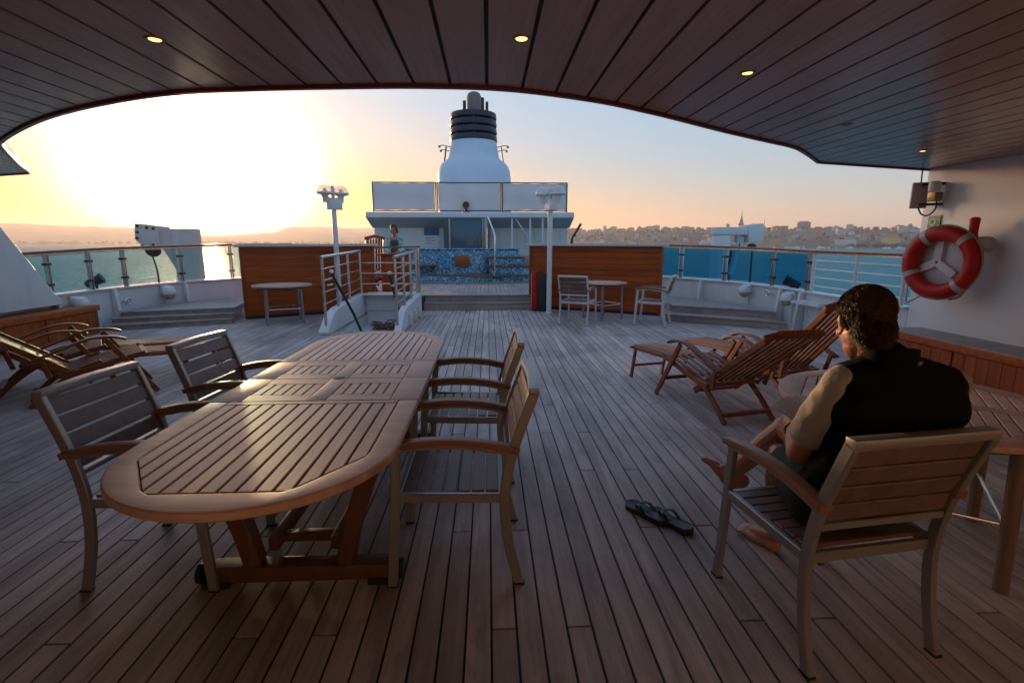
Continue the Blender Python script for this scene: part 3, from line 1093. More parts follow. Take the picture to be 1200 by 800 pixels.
# ------------------------------------------------------------------ lamp posts
def lamp_post(loc, rz, label):
    t = thing('lamp_post', label, 'lamp post', loc, rz, 'white deck lamp posts')
    ob('pole', G().lathe([(0.075, 0.0), (0.075, 0.02), (0.055, 0.03), (0.05, 2.2)], n=16), 'white_paint', t)
    ob('head_box', G().box((-.02, 0, 2.24), (0.22, 0.14, 0.22)).box((0.1, 0, 2.22), (0.14, 0.16, 0.18)), 'white_paint', t, 0.01)
    for sgn in (-1, 1):
        la = ob('lamp', G().lathe([(0.05, -0.17), (0.06, -0.06), (0.075, -0.03), (0.14, -0.015), (0.165, 0.0), (0.165, 0.025), (0.15, 0.03)], (sgn * 0.145, sgn * 0.10, 2.44), 20), 'lamp_cover', t)
        ob('dome', G().lathe([(0.15, 0.03), (0.148, 0.07), (0.125, 0.12), (0.08, 0.155), (0.03, 0.168), (0.0, 0.17)], (sgn * 0.145, sgn * 0.10, 2.44), 20), 'glass_dome', la)
        ob('bulb', G().lathe([(0.03, 0.0), (0.045, 0.05), (0.03, 0.10), (0.0, 0.11)], (sgn * 0.145, sgn * 0.10, 2.44), 12), 'lamp_cover', la)
        ob('stay', G().bar((sgn * 0.03, 0, 2.30), (sgn * 0.16, sgn * 0.1, 2.36), 0.06, 0.1), 'white_paint', la)
    ob('spine', G().bar((0.0, 0.0, 2.3), (0.0, 0.0, 2.60), 0.07, 0.07, (0, 1, 0)), 'white_paint', t, 0.005)


lamp_post((-3.12, 10.85, 0), 12, 'white twin globe lamp post in front of the sunset side windbreak')
lamp_post((1.28, 10.79, 0), -72, 'white twin globe lamp post beside the red and black case')

# ------------------------------------------------------------------ red and black case by the right lamp post
t = thing('hose_case', 'narrow upright red and black case standing against the windbreak', 'case', (1.0, 11.30, 0.0), -30)
ob('body', G().bb((0.14, -0.13, 0.06), (0.34, 0.15, 0.82)), 'black_case', t, 0.01)
ob('cover', G().prism([(0.0, -.12), (0.03, -.15), (0.10, -.15), (0.135, -.13), (0.135, 0.14), (0.0, 0.14)], 0.05, 0.86), 'red_plastic', t, 0.02, 3)
ob('edge_strip', G().bb((-0.022, -0.10, 0.08), (-0.002, 0.10, 0.82)), 'lamp_yellowed', t, 0.004)
ob('foot', G().bb((0.0, -0.10, 0.0), (0.32, 0.12, 0.05)), 'dark_metal', t)

# ------------------------------------------------------------------ stair hatch
hx0, hx1, hy0, hy1 = -2.62, -1.56, 8.72, 11.12
hatch = thing('stair_hatch', 'white stairwell sunk in the deck between two low coamings', 'stairwell')
for xa, xb in ((hx0 - 0.16, hx0), (hx1, hx1 + 0.12)):
    ob('coaming', G().prismx([(8.35, 0.003), (8.35, 0.05), (8.75, 0.30), (9.1, 0.36), (11.1, 0.42), (11.1, 0.003)], xa, xb), 'white_paint', hatch, 0.012, 3)
    ob('well_side', G().bb((xa + 0.05 if xa < -2 else xa + .003, hy0, -2.4), (xa + 0.157 if xa < -2 else xa + 0.07, hy1 + .2, -0.003)), 'white_paint', hatch)
ob('landing_edge', G().bb((hx0 + .002, hy1 - 0.1, 0.05), (hx1 - .002, hy1 - 0.02, 0.40)), 'wall_paint', hatch, 0.01)
ob('landing', G().bb((hx0 + .003, hy1 - .35, 0.40), (hx1 - .003, hy1 + 0.2, 0.42)), 'wall_paint', hatch, 0.006)
ob('end_wall', G().bb((hx0, hy1 - 0.06, -2.4), (hx1, hy1 + 0.1, 0.049)), 'wall_paint', hatch)
ob('stair', G().bb((hx0 + .01, hy0, -0.16), (hx1 - .01, hy0 + 0.34, -0.13)), 'step_teak', hatch, 0.004)
ob('well_floor', G().bb((hx0 + .004, hy0 + .3, -0.30), (hx1 - .004, hy1, -0.26)), 'wall_paint', hatch)
hatch_plugs = G()
for k in range(3):
    hatch_plugs.bb((hx1 + 0.122, 9.2 + 0.6 * k, 0.003), (hx1 + 0.19, 9.28 + 0.6 * k, 0.22))
ob('side_rib', hatch_plugs, 'white_paint', hatch, 0.004)

rl = thing('stair_railing', 'stainless railing around the stairwell with four rails and wooden rear bar', 'railing')
zt = 1.25
for x, ys in ((-2.69, (8.5, 9.25, 10.05, 11.0)), (-1.52, (8.5, 9.3, 10.15, 11.0))):
    for j, y in enumerate(ys):
        zb = interp([(8.35, .05), (8.75, .30), (9.1, .36), (11.1, .42)], y)
        ob('post', G().tube([(x, y, zb - .01), (x, y, zt + 0.02 * (y - 8.5))], 0.024, 10), 'stainless', rl)
    ob('top_rail', G().tube([(x, 8.42, zt), (x, 11.05, zt + .055)], 0.028, 10), 'stainless', rl)
    for k in range(4):
        z = zt - 0.19 * (k + 1)
        ob('rail', G().tube([(x, 8.42, z), (x, 11.0, z + .05)], 0.011, 8), 'stainless', rl)
ob('rear_bar', G().sweep([(-2.83, 11.7, 1.37), (-1.52, 11.7, 1.385)], 0.09, 0.04), 'handrail_wood', rl, 0.01)
for k in range(3):
    ob('rail', G().tube([(-2.72, 11.06, 0.62 + 0.22 * k), (-1.5, 11.06, 0.62 + 0.22 * k)], 0.010, 8), 'stainless', rl)
for x in (-2.78, -1.56):
    ob('post', G().tube([(x, 11.7, 0.30), (x, 11.7, 1.35)], 0.022, 10), 'stainless', rl)
for xx, y0, z0, lab in ((-2.56, 8.55, 0.99, 'dark sloping stair handrail with white knob, at the left stairwell side'), (-1.66, 8.75, 0.95, 'dark sloping stair handrail with white knob, at the right stairwell side')):
    t = thing('stair_handrail', lab, 'handrail', group='sloping stair handrails')
    dx = 0.16 if xx < -2 else 0.04
    ob('bar', G().tube([(xx, y0, z0), (xx + dx, y0 + 0.6, z0 - 0.75), (xx + dx * 1.6, y0 + 1.3, z0 - 1.6)], 0.024, 10), 'dark_metal', t)
    ob('knob', G().ell((xx, y0, z0 + 0.03), (0.035, 0.035, 0.035)), 'lamp_cover', t)
    ob('arm', G().tube([(xx, y0 + .05, z0 - 0.18), (xx + (-.1 if xx < -2 else .1), y0 + .05, z0 - 0.2)], 0.012, 8), 'stainless', t)
t = thing('rope_coil', 'tangled heap of reddish rope lying in the stairwell', 'rope', (-2.0, 10.3, -0.253))
rg = G()
P = []
for k in range(90):
    a = k * 0.55
    rr = 0.10 + 0.16 * random.random()
    P.append((rr * 1.5 * math.cos(a), rr * 0.7 * math.sin(a), 0.02 + 0.012 * (k / 6) * random.uniform(.4, 1)))
rg.tube(crom(P, 3), 0.012, 6)
paint('rope_red', (0.22, 0.10, 0.07), 0.8, var=0.3, scale=40)
ob('rope', rg, 'rope_red', t)
ob('tray', G().bb((-.5, -.12, -0.006), (.42, .14, 0.006)), 'wall_paint', t)

# ================================================================== POOL, DECK HOUSE, FUNNEL
pool = thing('mosaic_pool', 'raised pool clad in blue mosaic with wooden treads', 'pool')


def front_curve(x0, x1, yc, bulge, back, n=14):
    c = (x0 + x1) / 2
    h = (x1 - x0) / 2
    pts = []
    for k in range(n + 1):
        u = -1 + 2 * k / n
        pts.append((c + u * h, yc + bulge * u * u))
    return pts + [(x1, back), (x0, back)]


ob('pool_wall', G().prism(front_curve(-2.6, 0.93, 15.35, 0.35, 18.6), 0.3, 1.26), 'mosaic', pool, 0.05, 3)
ob('coping', G().prism(front_curve(-2.62, 0.95, 15.32, 0.35, 15.9), 1.262, 1.30), 'mosaic', pool, 0.01)
ob('plinth', G().prism(front_curve(-2.5, 1.3, 14.75, 0.55, 15.8), 0.312, 0.51), 'mosaic', pool, 0.01)
ob('tread', G().prism(front_curve(-1.8, 1.34, 14.70, 0.5, 15.4), 0.512, 0.55), 'lounger_teak', pool, 0.006)
ob('plinth_edge', G().prism(front_curve(-2.55, 1.36, 14.70, 0.6, 15.6), 0.311, 0.36), 'step_teak', pool, 0.006)
ob('step_block', G().prism(front_curve(0.02, 1.2, 15.0, 0.12, 15.6), 0.551, 0.76), 'mosaic', pool, 0.01)
ob('tread', G().prism(front_curve(-0.06, 1.26, 14.96, 0.12, 15.6), 0.762, 0.80), 'lounger_teak', pool, 0.006)
ob('step_block', G().prism(front_curve(0.02, 1.02, 15.12, 0.12, 15.6), 0.801, 1.02), 'mosaic', pool, 0.01)
ob('tread', G().prism(front_curve(-0.08, 1.08, 15.08, 0.12, 15.6), 1.022, 1.06), 'lounger_teak', pool, 0.006)
ob('tread', G().prism(front_curve(-2.5, -1.5, 15.1, 0.1, 15.75), 0.79, 0.83), 'lounger_teak', pool, 0.006)
ob('plaque', G().box((-0.77, 15.315, 0.94), (0.42, 0.03, 0.33)), 'copper_plaque', pool, 0.006)
ob('pool_rail', G().tube(crom([(-0.03, 15.6, 1.9), (-0.02, 15.3, 2.16), (0.03, 14.9, 2.12), (0.19, 14.68, 1.66), (0.19, 14.62, 1.5), (0.17, 14.6, 0.55)], 6), 0.024, 8), 'stainless', pool)
ob('pool_rail', G().tube([(-0.03, 15.6, 1.9), (-0.03, 15.6, 1.25)], 0.024, 8), 'stainless', pool)
ob('tread', G().bb((0.94, 15.5, 0.66), (1.6, 16.6, 1.10)), 'step_teak', pool, 0.01)

house = thing('deck_house', 'white deck house with overhanging roof and blue door behind the pool', 'deck house')
ob('wall', G().bb((-4.5, 21.0, 0.31), (3.2, 21.2, 2.1)), 'white_paint', house)
for k in range(9):
    ob('wall_seam', G().bb((0.1 + .35 * k, 20.985, 0.35), (0.112 + .35 * k, 20.999, 2.0)), 'soffit_paint', house)
ob('roof', G().prismx([(20.0, 2.40), (20.0, 2.57), (20.06, 2.60), (30.0, 2.60), (30.0, 2.1), (21.02, 2.05)], -4.6, 3.3), 'white_paint', house, 0.02, 2)
ob('soffit', G().prismx([(20.02, 2.385), (20.02, 2.398), (21.0, 2.046), (21.0, 2.03)], -4.56, 3.26), 'soffit_paint', house)
ob('side_wall', G().bb((-4.49, 21.2, 0.31), (-4.3, 29, 2.1)).bb((3.0, 21.2, 0.31), (3.19, 29, 2.1)), 'white_paint', house)
d = ob('door', G().bb((-1.42, 20.1, 0.34), (-0.24, 20.14, 2.38)), 'door_blue', house, 0.01)
ob('door_frame', G().bb((-1.50, 20.06, 0.31), (-1.43, 20.18, 2.39)).bb((-0.23, 20.06, 0.31), (-0.17, 20.18, 2.39)), 'brushed_metal', d, 0.006)
ob('handle', G().tube([(-0.32, 20.06, 1.35), (-0.32, 20.06, 1.65)], 0.02, 8), 'brass', d)
ob('porch_side', G().bb((-1.70, 20.16, 0.31), (-1.51, 21.0, 2.38)), 'door_blue', house)
ob('porch_side', G().bb((-0.16, 20.16, 0.31), (0.06, 21.0, 2.38)), 'door_blue', house)
ob('frame_post', G().bb((-0.14, 20.02, 0.31), (-0.06, 20.14, 2.39)), 'brushed_metal', house, 0.006)
for x in (0.92, 1.62, 2.1):
    ob('support_post', G().tube([(x, 20.1, 0.31), (x, 20.1, 2.40)], 0.035, 8), 'white_paint', house)
ob('brace', G().tube([(1.02, 20.12, 2.42), (1.66, 20.3, 1.5)], 0.03, 8), 'white_paint', house)
t = thing('notice_poster', 'blue and white notice poster on the deck house wall left of the door', 'poster', (-2.25, 20.985, 1.72))
ob('sheet', G().bb((-.30, -.008, -.42), (.30, 0.008, .42)), 'poster_white', t)
ob('picture', G().bb((-.30, -.014, 0.02), (.30, -.009, .42)), 'poster_blue', t)
for k, w_ in enumerate((.34, .22, .40, .28, .36)):
    ob('text_line', G().bb((-.26, -.012, -.08 - .065 * k), (-.26 + w_, -.009, -.05 - .065 * k)), 'poster_grey', t)

# canvas screens on the house roof
for k, (xa, xb) in enumerate(((-4.38, -1.99), (-1.93, 0.50), (0.56, 3.06))):
    t = thing('canvas_screen', ('pale canvas wind screen on the roof, the one towards the sunset', 'pale canvas wind screen on the roof right in front of the funnel',
                               'pale canvas wind screen on the roof behind the right lamp post')[k], 'canvas screen', (0, 20.4, 0), 0, 'canvas screens on the deck house roof')
    g = G()
    nx, nz = 14, 6
    vs, fs = [], []
    for i in range(nx + 1):
        for j in range(nz + 1):
            u, w_ = i / nx, j / nz
            sag = 0.05 * math.sin(math.pi * u) * math.sin(math.pi * w_) + 0.012 * math.sin(9 * w_ + 3 * u + k) + 0.008 * math.sin(14 * u + k)
            vs.append((xa + .035 + (xb - xa - .07) * u, -sag, 2.69 + 0.985 * w_ + 0.012 * math.sin(u * 22)))
    for i in range(nx):
        for j in range(nz):
            a = i * (nz + 1) + j
            fs.append((a, a + nz + 1, a + nz + 2, a + 1))
    m = len(vs)
    vs2 = [(x, y + .006, z) for x, y, z in vs]
    fs2 = [tuple(i + m for i in f[::-1]) for f in fs]
    g.add(vs + vs2, fs + fs2)
    ob('canvas', g, 'canvas', t)
    ob('frame', G().tube([(xa, 0.03, 2.6), (xa, 0.03, 3.72)], .028, 8).tube([(xb, 0.03, 2.6), (xb, 0.03, 3.72)], .028, 8).tube([(xa, .03, 3.71), (xb, .03, 3.71)], .02, 8).tube(
        [(xa, .03, 2.66), (xb, .03, 2.66)], .02, 8), 'dark_metal', t)
    lg = G()
    for j in range(26):
        x = xa + .08 + (xb - xa - .16) * j / 25
        for z0, z1 in ((2.66, 2.735), (3.645, 3.71)):
            lg.bar((x, 0.02, z0), (x + .05, -.006, z1), .012, .012, (0, 1, 0))
    for j in range(9):
        z = 2.74 + .1 * j
        lg.bar((xa, .02, z), (xa + .09, -.006, z + .05), .012, .012, (0, 1, 0)).bar((xb, .02, z), (xb - .09, -.006, z + .05), .012, .012, (0, 1, 0))
    ob('lacing', lg, 'dark_metal', t)

t = thing('searchlight', 'small dark round searchlight on the roof edge above the blue door', 'searchlight', (-0.83, 20.2, 2.60))
ob('base', G().lathe([(0.14, 0), (0.14, .03), (0.05, .05), (0.05, .14)], n=16), 'dark_metal', t)
ob('head', G().lathe([(0.0, -.11), (0.09, -.10), (0.125, -.04), (0.135, .04), (0.135, .10)], (0, 0, .24), 18, rotm(80, 0, 0)), 'dark_metal', t)
ob('rim', G().torus((0, -.1, .26), 0.125, 0.018, rotm(80, 0, 0), 24, 8), 'brass', t)
t = thing('derrick_arm', 'thin dark tilted derrick arm right of the deck house', 'derrick', (3.2, 20.2, 1.5))
ob('arm', G().tube([(0.06, 0, 0.1), (0.40, 0, 0.68)], [0.035, 0.05], 8), 'dark_metal', t)
ob('stand', G().tube([(0.06, 0, -1.2), (0.06, 0, 0.12)], 0.05, 8), 'dark_metal', t)

fun = thing('funnel', 'white ship funnel with navy louvre bands and exhaust pipes', 'funnel', (-0.8, 32, 0))
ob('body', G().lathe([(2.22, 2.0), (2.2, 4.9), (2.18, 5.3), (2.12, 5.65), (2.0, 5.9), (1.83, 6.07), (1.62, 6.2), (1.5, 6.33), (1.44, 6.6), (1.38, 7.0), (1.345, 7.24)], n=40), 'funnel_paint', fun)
for k in range(4):
    z0 = 7.25 + 0.41 * k
    ob('band', G().lathe([(1.20, z0), (1.38 - .012 * k, z0), (1.40 - .012 * k, z0 + .05), (1.36 - .012 * k, z0 + .30), (1.20, z0 + .30), (1.20, z0)], n=40), 'navy_paint', fun)
gg = G()
for k in range(7):
    a = 2 * math.pi * (k + .3) / 7
    gg.bar((1.24 * math.cos(a), 1.24 * math.sin(a), 7.2), (1.24 * math.cos(a), 1.24 * math.sin(a), 8.6), .09, .06, (math.cos(a), math.sin(a), 0))
ob('strut', gg, 'navy_paint', fun)
ob('inner_casing', G().lathe([(0.5, 7.1), (0.5, 8.5)], (0, 0, 0), 20).lathe([(0.3, 7.1), (0.3, 8.6)], (-.78, 0.1, 0), 14), 'exhaust_steel', fun)
ob('exhaust_pipe', G().lathe([(0.42, 7.2), (0.42, 9.45), (0.41, 9.68), (0.34, 9.84), (0.2, 9.92), (0.0, 9.93)], (0.06, -.3, 0), 22), 'exhaust_steel', fun)
for x, y, r_, z in ((-.52, .2, .10, 9.55), (0.80, 0, .085, 9.45), (.52, .3, .12, 9.75)):
    ob('exhaust_pipe', G().lathe([(r_, 7.2), (r_, z), (r_ * .7, z + .04), (0, z + .04)], (x, y, 0), 12), 'dark_metal', fun)
for s in (-1, 1):
    lad = ob('ladder', G().bar((s * 1.75, -.15, 6.1), (s * 1.62, -.15, 7.0), .05, .05, (0, 1, 0)).bar((s * 1.75, .2, 6.1), (s * 1.62, .2, 7.0), .05, .05, (0, 1, 0)), 'dark_metal', fun)
    for j in range(5):
        ob('rung', G().tube([(s * (1.73 - .026 * j), -.15, 6.2 + .18 * j), (s * (1.73 - .026 * j), .2, 6.2 + .18 * j)], .025, 6), 'dark_metal', lad)
    for z in (7.02, 6.78):
        ob('lamp_arm', G().tube([(s * 1.38, 0, z - .05), (s * 1.8, 0, z + .05), (s * (2.0 if z > 6.9 else 1.92), 0, z + .03)], .022, 6).box((s * (2.02 if z > 6.9 else 1.94), 0, z - .03), (.12, .12, .1)), 'dark_metal', fun)

# ------------------------------------------------------------------ things on the pool deck near the stairwell
t = thing('wooden_cabinet', 'varnished wooden cabinet standing behind the stairwell', 'cabinet', (-2.13, 12.1, 0.312))
ob('carcass', G().bb((-.30, -.28, 0.07), (.32, .28, 0.88)), 'varnished_upright', t, 0.008)
ob('plinth', G().bb((-.26, -.24, 0), (.28, .24, 0.069)), 'black_case', t)
ob('top', G().bb((-.40, -.34, 0.882), (.42, .34, 0.92)), 'varnished_teak', t, 0.008)
for s in (0, 1):
    ob('door', G().bb((-.29 + .305 * s, -.298, .10), (.005 + .305 * s, -.281, .86)), 'varnished_upright', t, 0.006)

# davits outside the rail
t = thing('davit', 'white boat davit with pulley and hanging ropes against the sunset', 'davit', (0, 13.0, 0))
ob('column', G().bb((-7.52, -.2, -3.0), (-7.05, .2, 1.80)), 'davit_white_backlit', t, 0.02)
ob('beam', G().bb((-7.9, -.19, 1.40), (-7.45, .19, 1.80)), 'davit_white_backlit', t, 0.02)
ob('head_plate', G().add(
    [(-8.32, y, 1.92) for y in (-.24, .24)] + [(-7.80, y, 1.85) for y in (-.24, .24)] + [(-7.80, y, 1.36) for y in (-.24, .24)] + [(-8.1, y, 1.30) for y in (-.24, .24)] + [(-8.36, y, 1.55) for y in (-.24, .24)],
    [(0, 2, 4, 6, 8), (9, 7, 5, 3, 1), (0, 1, 3, 2), (2, 3, 5, 4), (4, 5, 7, 6), (6, 7, 9, 8), (8, 9, 1, 0)]), 'davit_white_backlit', t, 0.01)
ob('brace', G().bar((-7.75, 0, 1.45), (-7.46, 0, 0.9), .3, .2, (1, 0, .5)), 'davit_white_backlit', t, 0.01)
ob('pulley', G().lathe([(0.16, -.06), (0.12, 0), (0.16, .06)], (-8.12, 0, 1.30), 16, rotm(90, 0, 0)), 'dark_metal', t)
bolts = G()
for x, z in ((-8.26, 1.86), (-8.28, 1.72), (-8.30, 1.58), (-8.05, 1.82), (-7.9, 1.80), (-8.2, 1.4), (-7.95, 1.42)):
    bolts.lathe([(0.035, 0), (0.03, .03), (0, .03)], (x, -.24, z), 8, rotm(90, 0, 0))
ob('bolt', bolts, 'dark_metal', t)
ob('rope', G().tube([(-8.16, 0, 1.25), (-8.08, 0, 0.75), (-8.02, 0, -1.5)], .02, 6).tube([(-7.62, 0.1, 1.2), (-7.60, .1, -1.5)], .016, 6), 'dark_metal', t)
t = thing('davit', 'white boat davit with slanted box head outside the teal glass railing', 'davit', (0, 12.5, 0))
ob('column', G().bb((5.53, -.2, -3.0), (5.82, .2, 1.65)), 'white_paint', t, 0.02)
ob('beam', G().bb((5.50, -.21, 1.655), (6.26, .21, 1.84)), 'white_paint', t, 0.02)
ob('box_head', G().box((6.42, 0, 1.70), (0.36, .5, .42), rotm(0, -6, 0)), 'white_paint', t, 0.015)
ob('brace', G().bar((6.18, 0, 1.62), (5.95, 0, 0.7), .2, .1, (1, 0, .2)), 'white_paint', t, 0.01)
ob('inner_frame', G().bb((6.05, -.1, 1.3), (6.12, .1, 1.65)).bb((5.83, -.08, 1.42), (6.05, .08, 1.48)), 'white_paint', t)
ob('pulley', G().lathe([(0.09, -.06), (0.07, 0), (0.09, .06)], (6.46, 0, 1.36), 14, rotm(90, 0, 0)), 'dark_metal', t)
ob('rope', G().tube([(6.48, 0, 1.45), (6.52, 0, -1.5)], .022, 6).tube([(6.0, .1, 1.3), (6.02, .1, -1.5)], .02, 6), 'dark_metal', t)
ob('hook_block', G().box((6.0, 0.1, 0.95), (.14, .1, .24)), 'dark_metal', t, 0.01)

# ================================================================== FAR SHORES
def ridge(name, az0, az1, dist, depth, prof, mat, seed, rough, n=90, m=14):
    """a hill range: rises from the shore at dist to its crest at dist + depth/2; prof: azimuth (deg) -> crest height above the sea"""
    vs, fs = [], []
    for i in range(n + 1):
        az = az0 + (az1 - az0) * i / n
        for j in range(m + 1):
            w_ = j / m
            d_ = dist + depth * w_
            hgt = interp(prof, az) * (math.sin(min(w_ / 0.6, 1) * math.pi / 2) if w_ < 0.6 else 1 - (w_ - 0.6) * 0.5)
            hgt += rough * (mnoise.noise(Vector((az * 0.55, w_ * 5, seed))) * 0.7 + mnoise.noise(Vector((az * 2.2, w_ * 9, seed + 5))) * 0.3) * min(w_ * 5, 1)
            if j == 0:
                hgt = -3
            vs.append((math.sin(R(az)) * d_, math.cos(R(az)) * d_, SEA_Z + hgt))
    for i in range(n):
        for j in range(m):
            a = i * (m + 1) + j
            fs.append((a, a + 1, a + m + 2, a + m + 1))
    return ob(name, G().add(vs, fs), mat, kind='structure', ang=80)


ridge('hills', -62, -6, 6000, 4200, [(-62, 190), (-45, 215), (-42, 235), (-38, 215), (-33, 195), (-30, 110), (-27, 100), (-24, 120), (-21.5, 160), (-20.5, 232), (-17, 240), (-12, 215), (-6, 190)], 'hill_scrub', 3, 26)
ridge('shore', -60, -10, 4200, 900, [(-60, 12), (-10, 12)], 'hill_scrub', 9, 7, 60, 6)
ridge('town_hill', 3, 56, 2050, 1500, [(3, 66), (8, 72), (14, 76), (20, 82), (25, 74), (31, 82), (37, 74), (44, 66), (56, 60)], 'town_ground', 21, 16, 120, 16)
ridge('hills', 0, 60, 5200, 2500, [(0, 120), (12, 150), (15, 165), (19, 150), (30, 120), (60, 110)], 'hill_scrub', 33, 20, 60, 8)


def tree_belt(name, az0, az1, d0, d1, count, hmin, hmax, z_of, seed):
    rnd = random.Random(seed)
    g = G()
    for _ in range(count):
        az, d_ = R(rnd.uniform(az0, az1)), rnd.uniform(d0, d1)
        h = rnd.uniform(hmin, hmax)
        x, y = math.sin(az) * d_, math.cos(az) * d_
        z = z_of(math.degrees(az), d_)
        for _k in range(3):
            M = rotm(rnd.uniform(0, 90), rnd.uniform(0, 90), rnd.uniform(0, 360))
            s = h * rnd.uniform(.45, .7)
            g.ell((x + rnd.uniform(-.5, .5) * h, y + rnd.uniform(-.5, .5) * h, z + h * rnd.uniform(.35, .6)), (s, s * rnd.uniform(.6, 1), s * .7), M, 6, 4)
    return ob(name, g, 'foliage_far', kind='stuff', ang=10)


tree_belt('treeline', -50, -12, 4250, 4500, 260, 8, 20, lambda a, d_: SEA_Z + 6, 4)


def town_z(az, d_):
    w_ = (d_ - 2050) / 1500
    pr = interp([(3, 66), (8, 72), (14, 76), (20, 82), (25, 74), (31, 82), (37, 74), (44, 66), (56, 60)], az)
    return SEA_Z + pr * (math.sin(min(max(w_, 0) / 0.6, 1) * math.pi / 2) if w_ < 0.6 else 1 - (w_ - 0.6) * 0.5)


tree_belt('hill_trees', 5, 46, 2200, 3100, 420, 6, 13, town_z, 6)
tree_belt('waterfront_trees', 35.5, 46, 2085, 2110, 60, 9, 15, lambda a, d_: SEA_Z + 4, 8)
ob('quay', G().prism([(math.sin(R(a)) * 2020, math.cos(R(a)) * 2020) for a in range(6, 50, 2)] + [(math.sin(R(a)) * 2120, math.cos(R(a)) * 2120) for a in range(48, 4, -2)], SEA_Z - 2, SEA_Z + 2.2), 'roof_grey', kind='structure')

protos = []
rnd = random.Random(12)
for k, (w_, d_, h, rt, mt) in enumerate(((16, 12, 10, 'g', 'house_pale'), (22, 14, 14, 'f', 'house_grey'), (14, 12, 9, 'g', 'house_rose'), (26, 14, 19, 'f', 'house_pale'), (18, 12, 12, 'f', 'house_white'),
                                         (30, 14, 11, 'g', 'house_ochre'), (12, 12, 24, 'f', 'house_grey'), (34, 16, 16, 'f', 'house_rose'))):
    lab = ('small pale gabled house with a tiled roof in the far town', 'wide grey flat roofed block in the far town', 'small rose gabled house with a tiled roof in the far town', 'large pale flat roofed block in the far town',
           'white flat roofed house in the far town', 'long ochre gabled house with a tiled roof in the far town', 'narrow grey tower house in the far town', 'long rose flat roofed block in the far town')[k]
    root = thing('town_house', lab, 'house', group=lab.split(' in the')[0] + ' type houses of the harbour town')
    ob('wall', G().bb((-w_ / 2, -d_ / 2, -8), (w_ / 2, d_ / 2, h)), mt, root)
    if rt == 'g':
        e = 0.6
        ob('roof', G().prismx([(-d_ / 2 - e, h + .02), (0, h + d_ * .28), (d_ / 2 + e, h + .02)], -w_ / 2 - e, w_ / 2 + e), 'roof_tile', root)
    else:
        ob('roof', G().bb((-w_ / 2 - .4, -d_ / 2 - .4, h + .02), (w_ / 2 + .4, d_ / 2 + .4, h + .9)).bb((-2, -2, h + .9), (2.5, 2, h + 3.2)), 'roof_grey', root)
    protos.append(root)
used = [False] * len(protos)
spots = []
tries = 0
while len(spots) < 230 and tries < 6000:
    tries += 1
    az = rnd.uniform(6.3, 45.5)
    d_ = 2090 + 900 * rnd.random() ** 1.5
    p = Vector((math.sin(R(az)) * d_, math.cos(R(az)) * d_))
    if d_ < 2160 and 30 < az < 46 and rnd.random() < .6:
        continue
    if all((p - q_).length > 30 for q_, _, _ in spots):
        spots.append((p, az, d_))
for p, az, d_ in spots:
    k = rnd.randrange(len(protos))
    o = protos[k] if not used[k] else copy_tree(protos[k])
    used[k] = True
    o.location = (p.x, p.y, town_z(az, d_) + 1)
    o.rotation_euler = (0, 0, R(-az + rnd.uniform(-25, 25)))
    s = rnd.uniform(.8, 1.25)
    o.scale = (s, s, s * rnd.uniform(.85, 1.2))


def polar(az, d_, z=0):
    return (math.sin(R(az)) * d_, math.cos(R(az)) * d_, z)


# px -> azimuth of single landmarks in the town
t = thing('waterfront_building', 'sunlit yellow block on the far waterfront above the dark trees', 'building', polar(38.6, 2180, SEA_Z + 14), -38)
ob('wall', G().bb((-26, -12, -12), (26, 12, 20)), 'house_yellow', t)
ob('roof', G().bb((-26.5, -12.5, 20.02), (26.5, 12.5, 21.5)), 'roof_grey', t)
ob('tower', G().bb((-18, -12.2, 20.5), (20, 8, 25)), 'house_yellow', t)
t = thing('hall', 'long low pale hall on the far waterfront left of the yellow block', 'building', polar(35.2, 2150, SEA_Z + 12), -35)
ob('wall', G().bb((-32, -12, -10), (32, 12, 11)), 'house_white', t)
ob('roof', G().prismx([(-13, 11.02), (0, 16), (13, 11.02)], -33, 33), 'house_pale', t)
t = thing('tower_block', 'big dark block standing above the hill skyline of the town', 'building', polar(31.7, 2850, town_z(31.7, 2850)), -31)
ob('wall', G().bb((-28, -15, -10), (28, 15, 30)), 'house_grey', t)
ob('roof', G().bb((-20, -12, 30.02), (20, 12, 36)).bb((-29, -16, 30.02), (29, 16, 31)), 'roof_grey', t)
t = thing('church', 'church with pointed copper spire rising behind the right davit', 'church', polar(26.2, 2500, town_z(26.2, 2500) - 4), -26)
ob('nave', G().bb((-25, -14, -10), (25, 14, 22)), 'house_grey', t)
ob('tower', G().bb((-9, -9, 0), (9, 9, 42)), 'house_grey', t)
ob('spire', G().lathe([(13, 42), (8, 55), (4, 70), (1.5, 84), (1.2, 100), (0, 101)], n=12), 'church_copper', t)
t = thing('radio_mast', 'thin mast on the skyline right of the church spire', 'mast', polar(28.3, 2900, town_z(28.3, 2900)), 0)
ob('mast', G().lathe([(2.2, 0), (1.4, 30), (0.7, 52), (0, 53)], n=8), 'dark_metal', t)

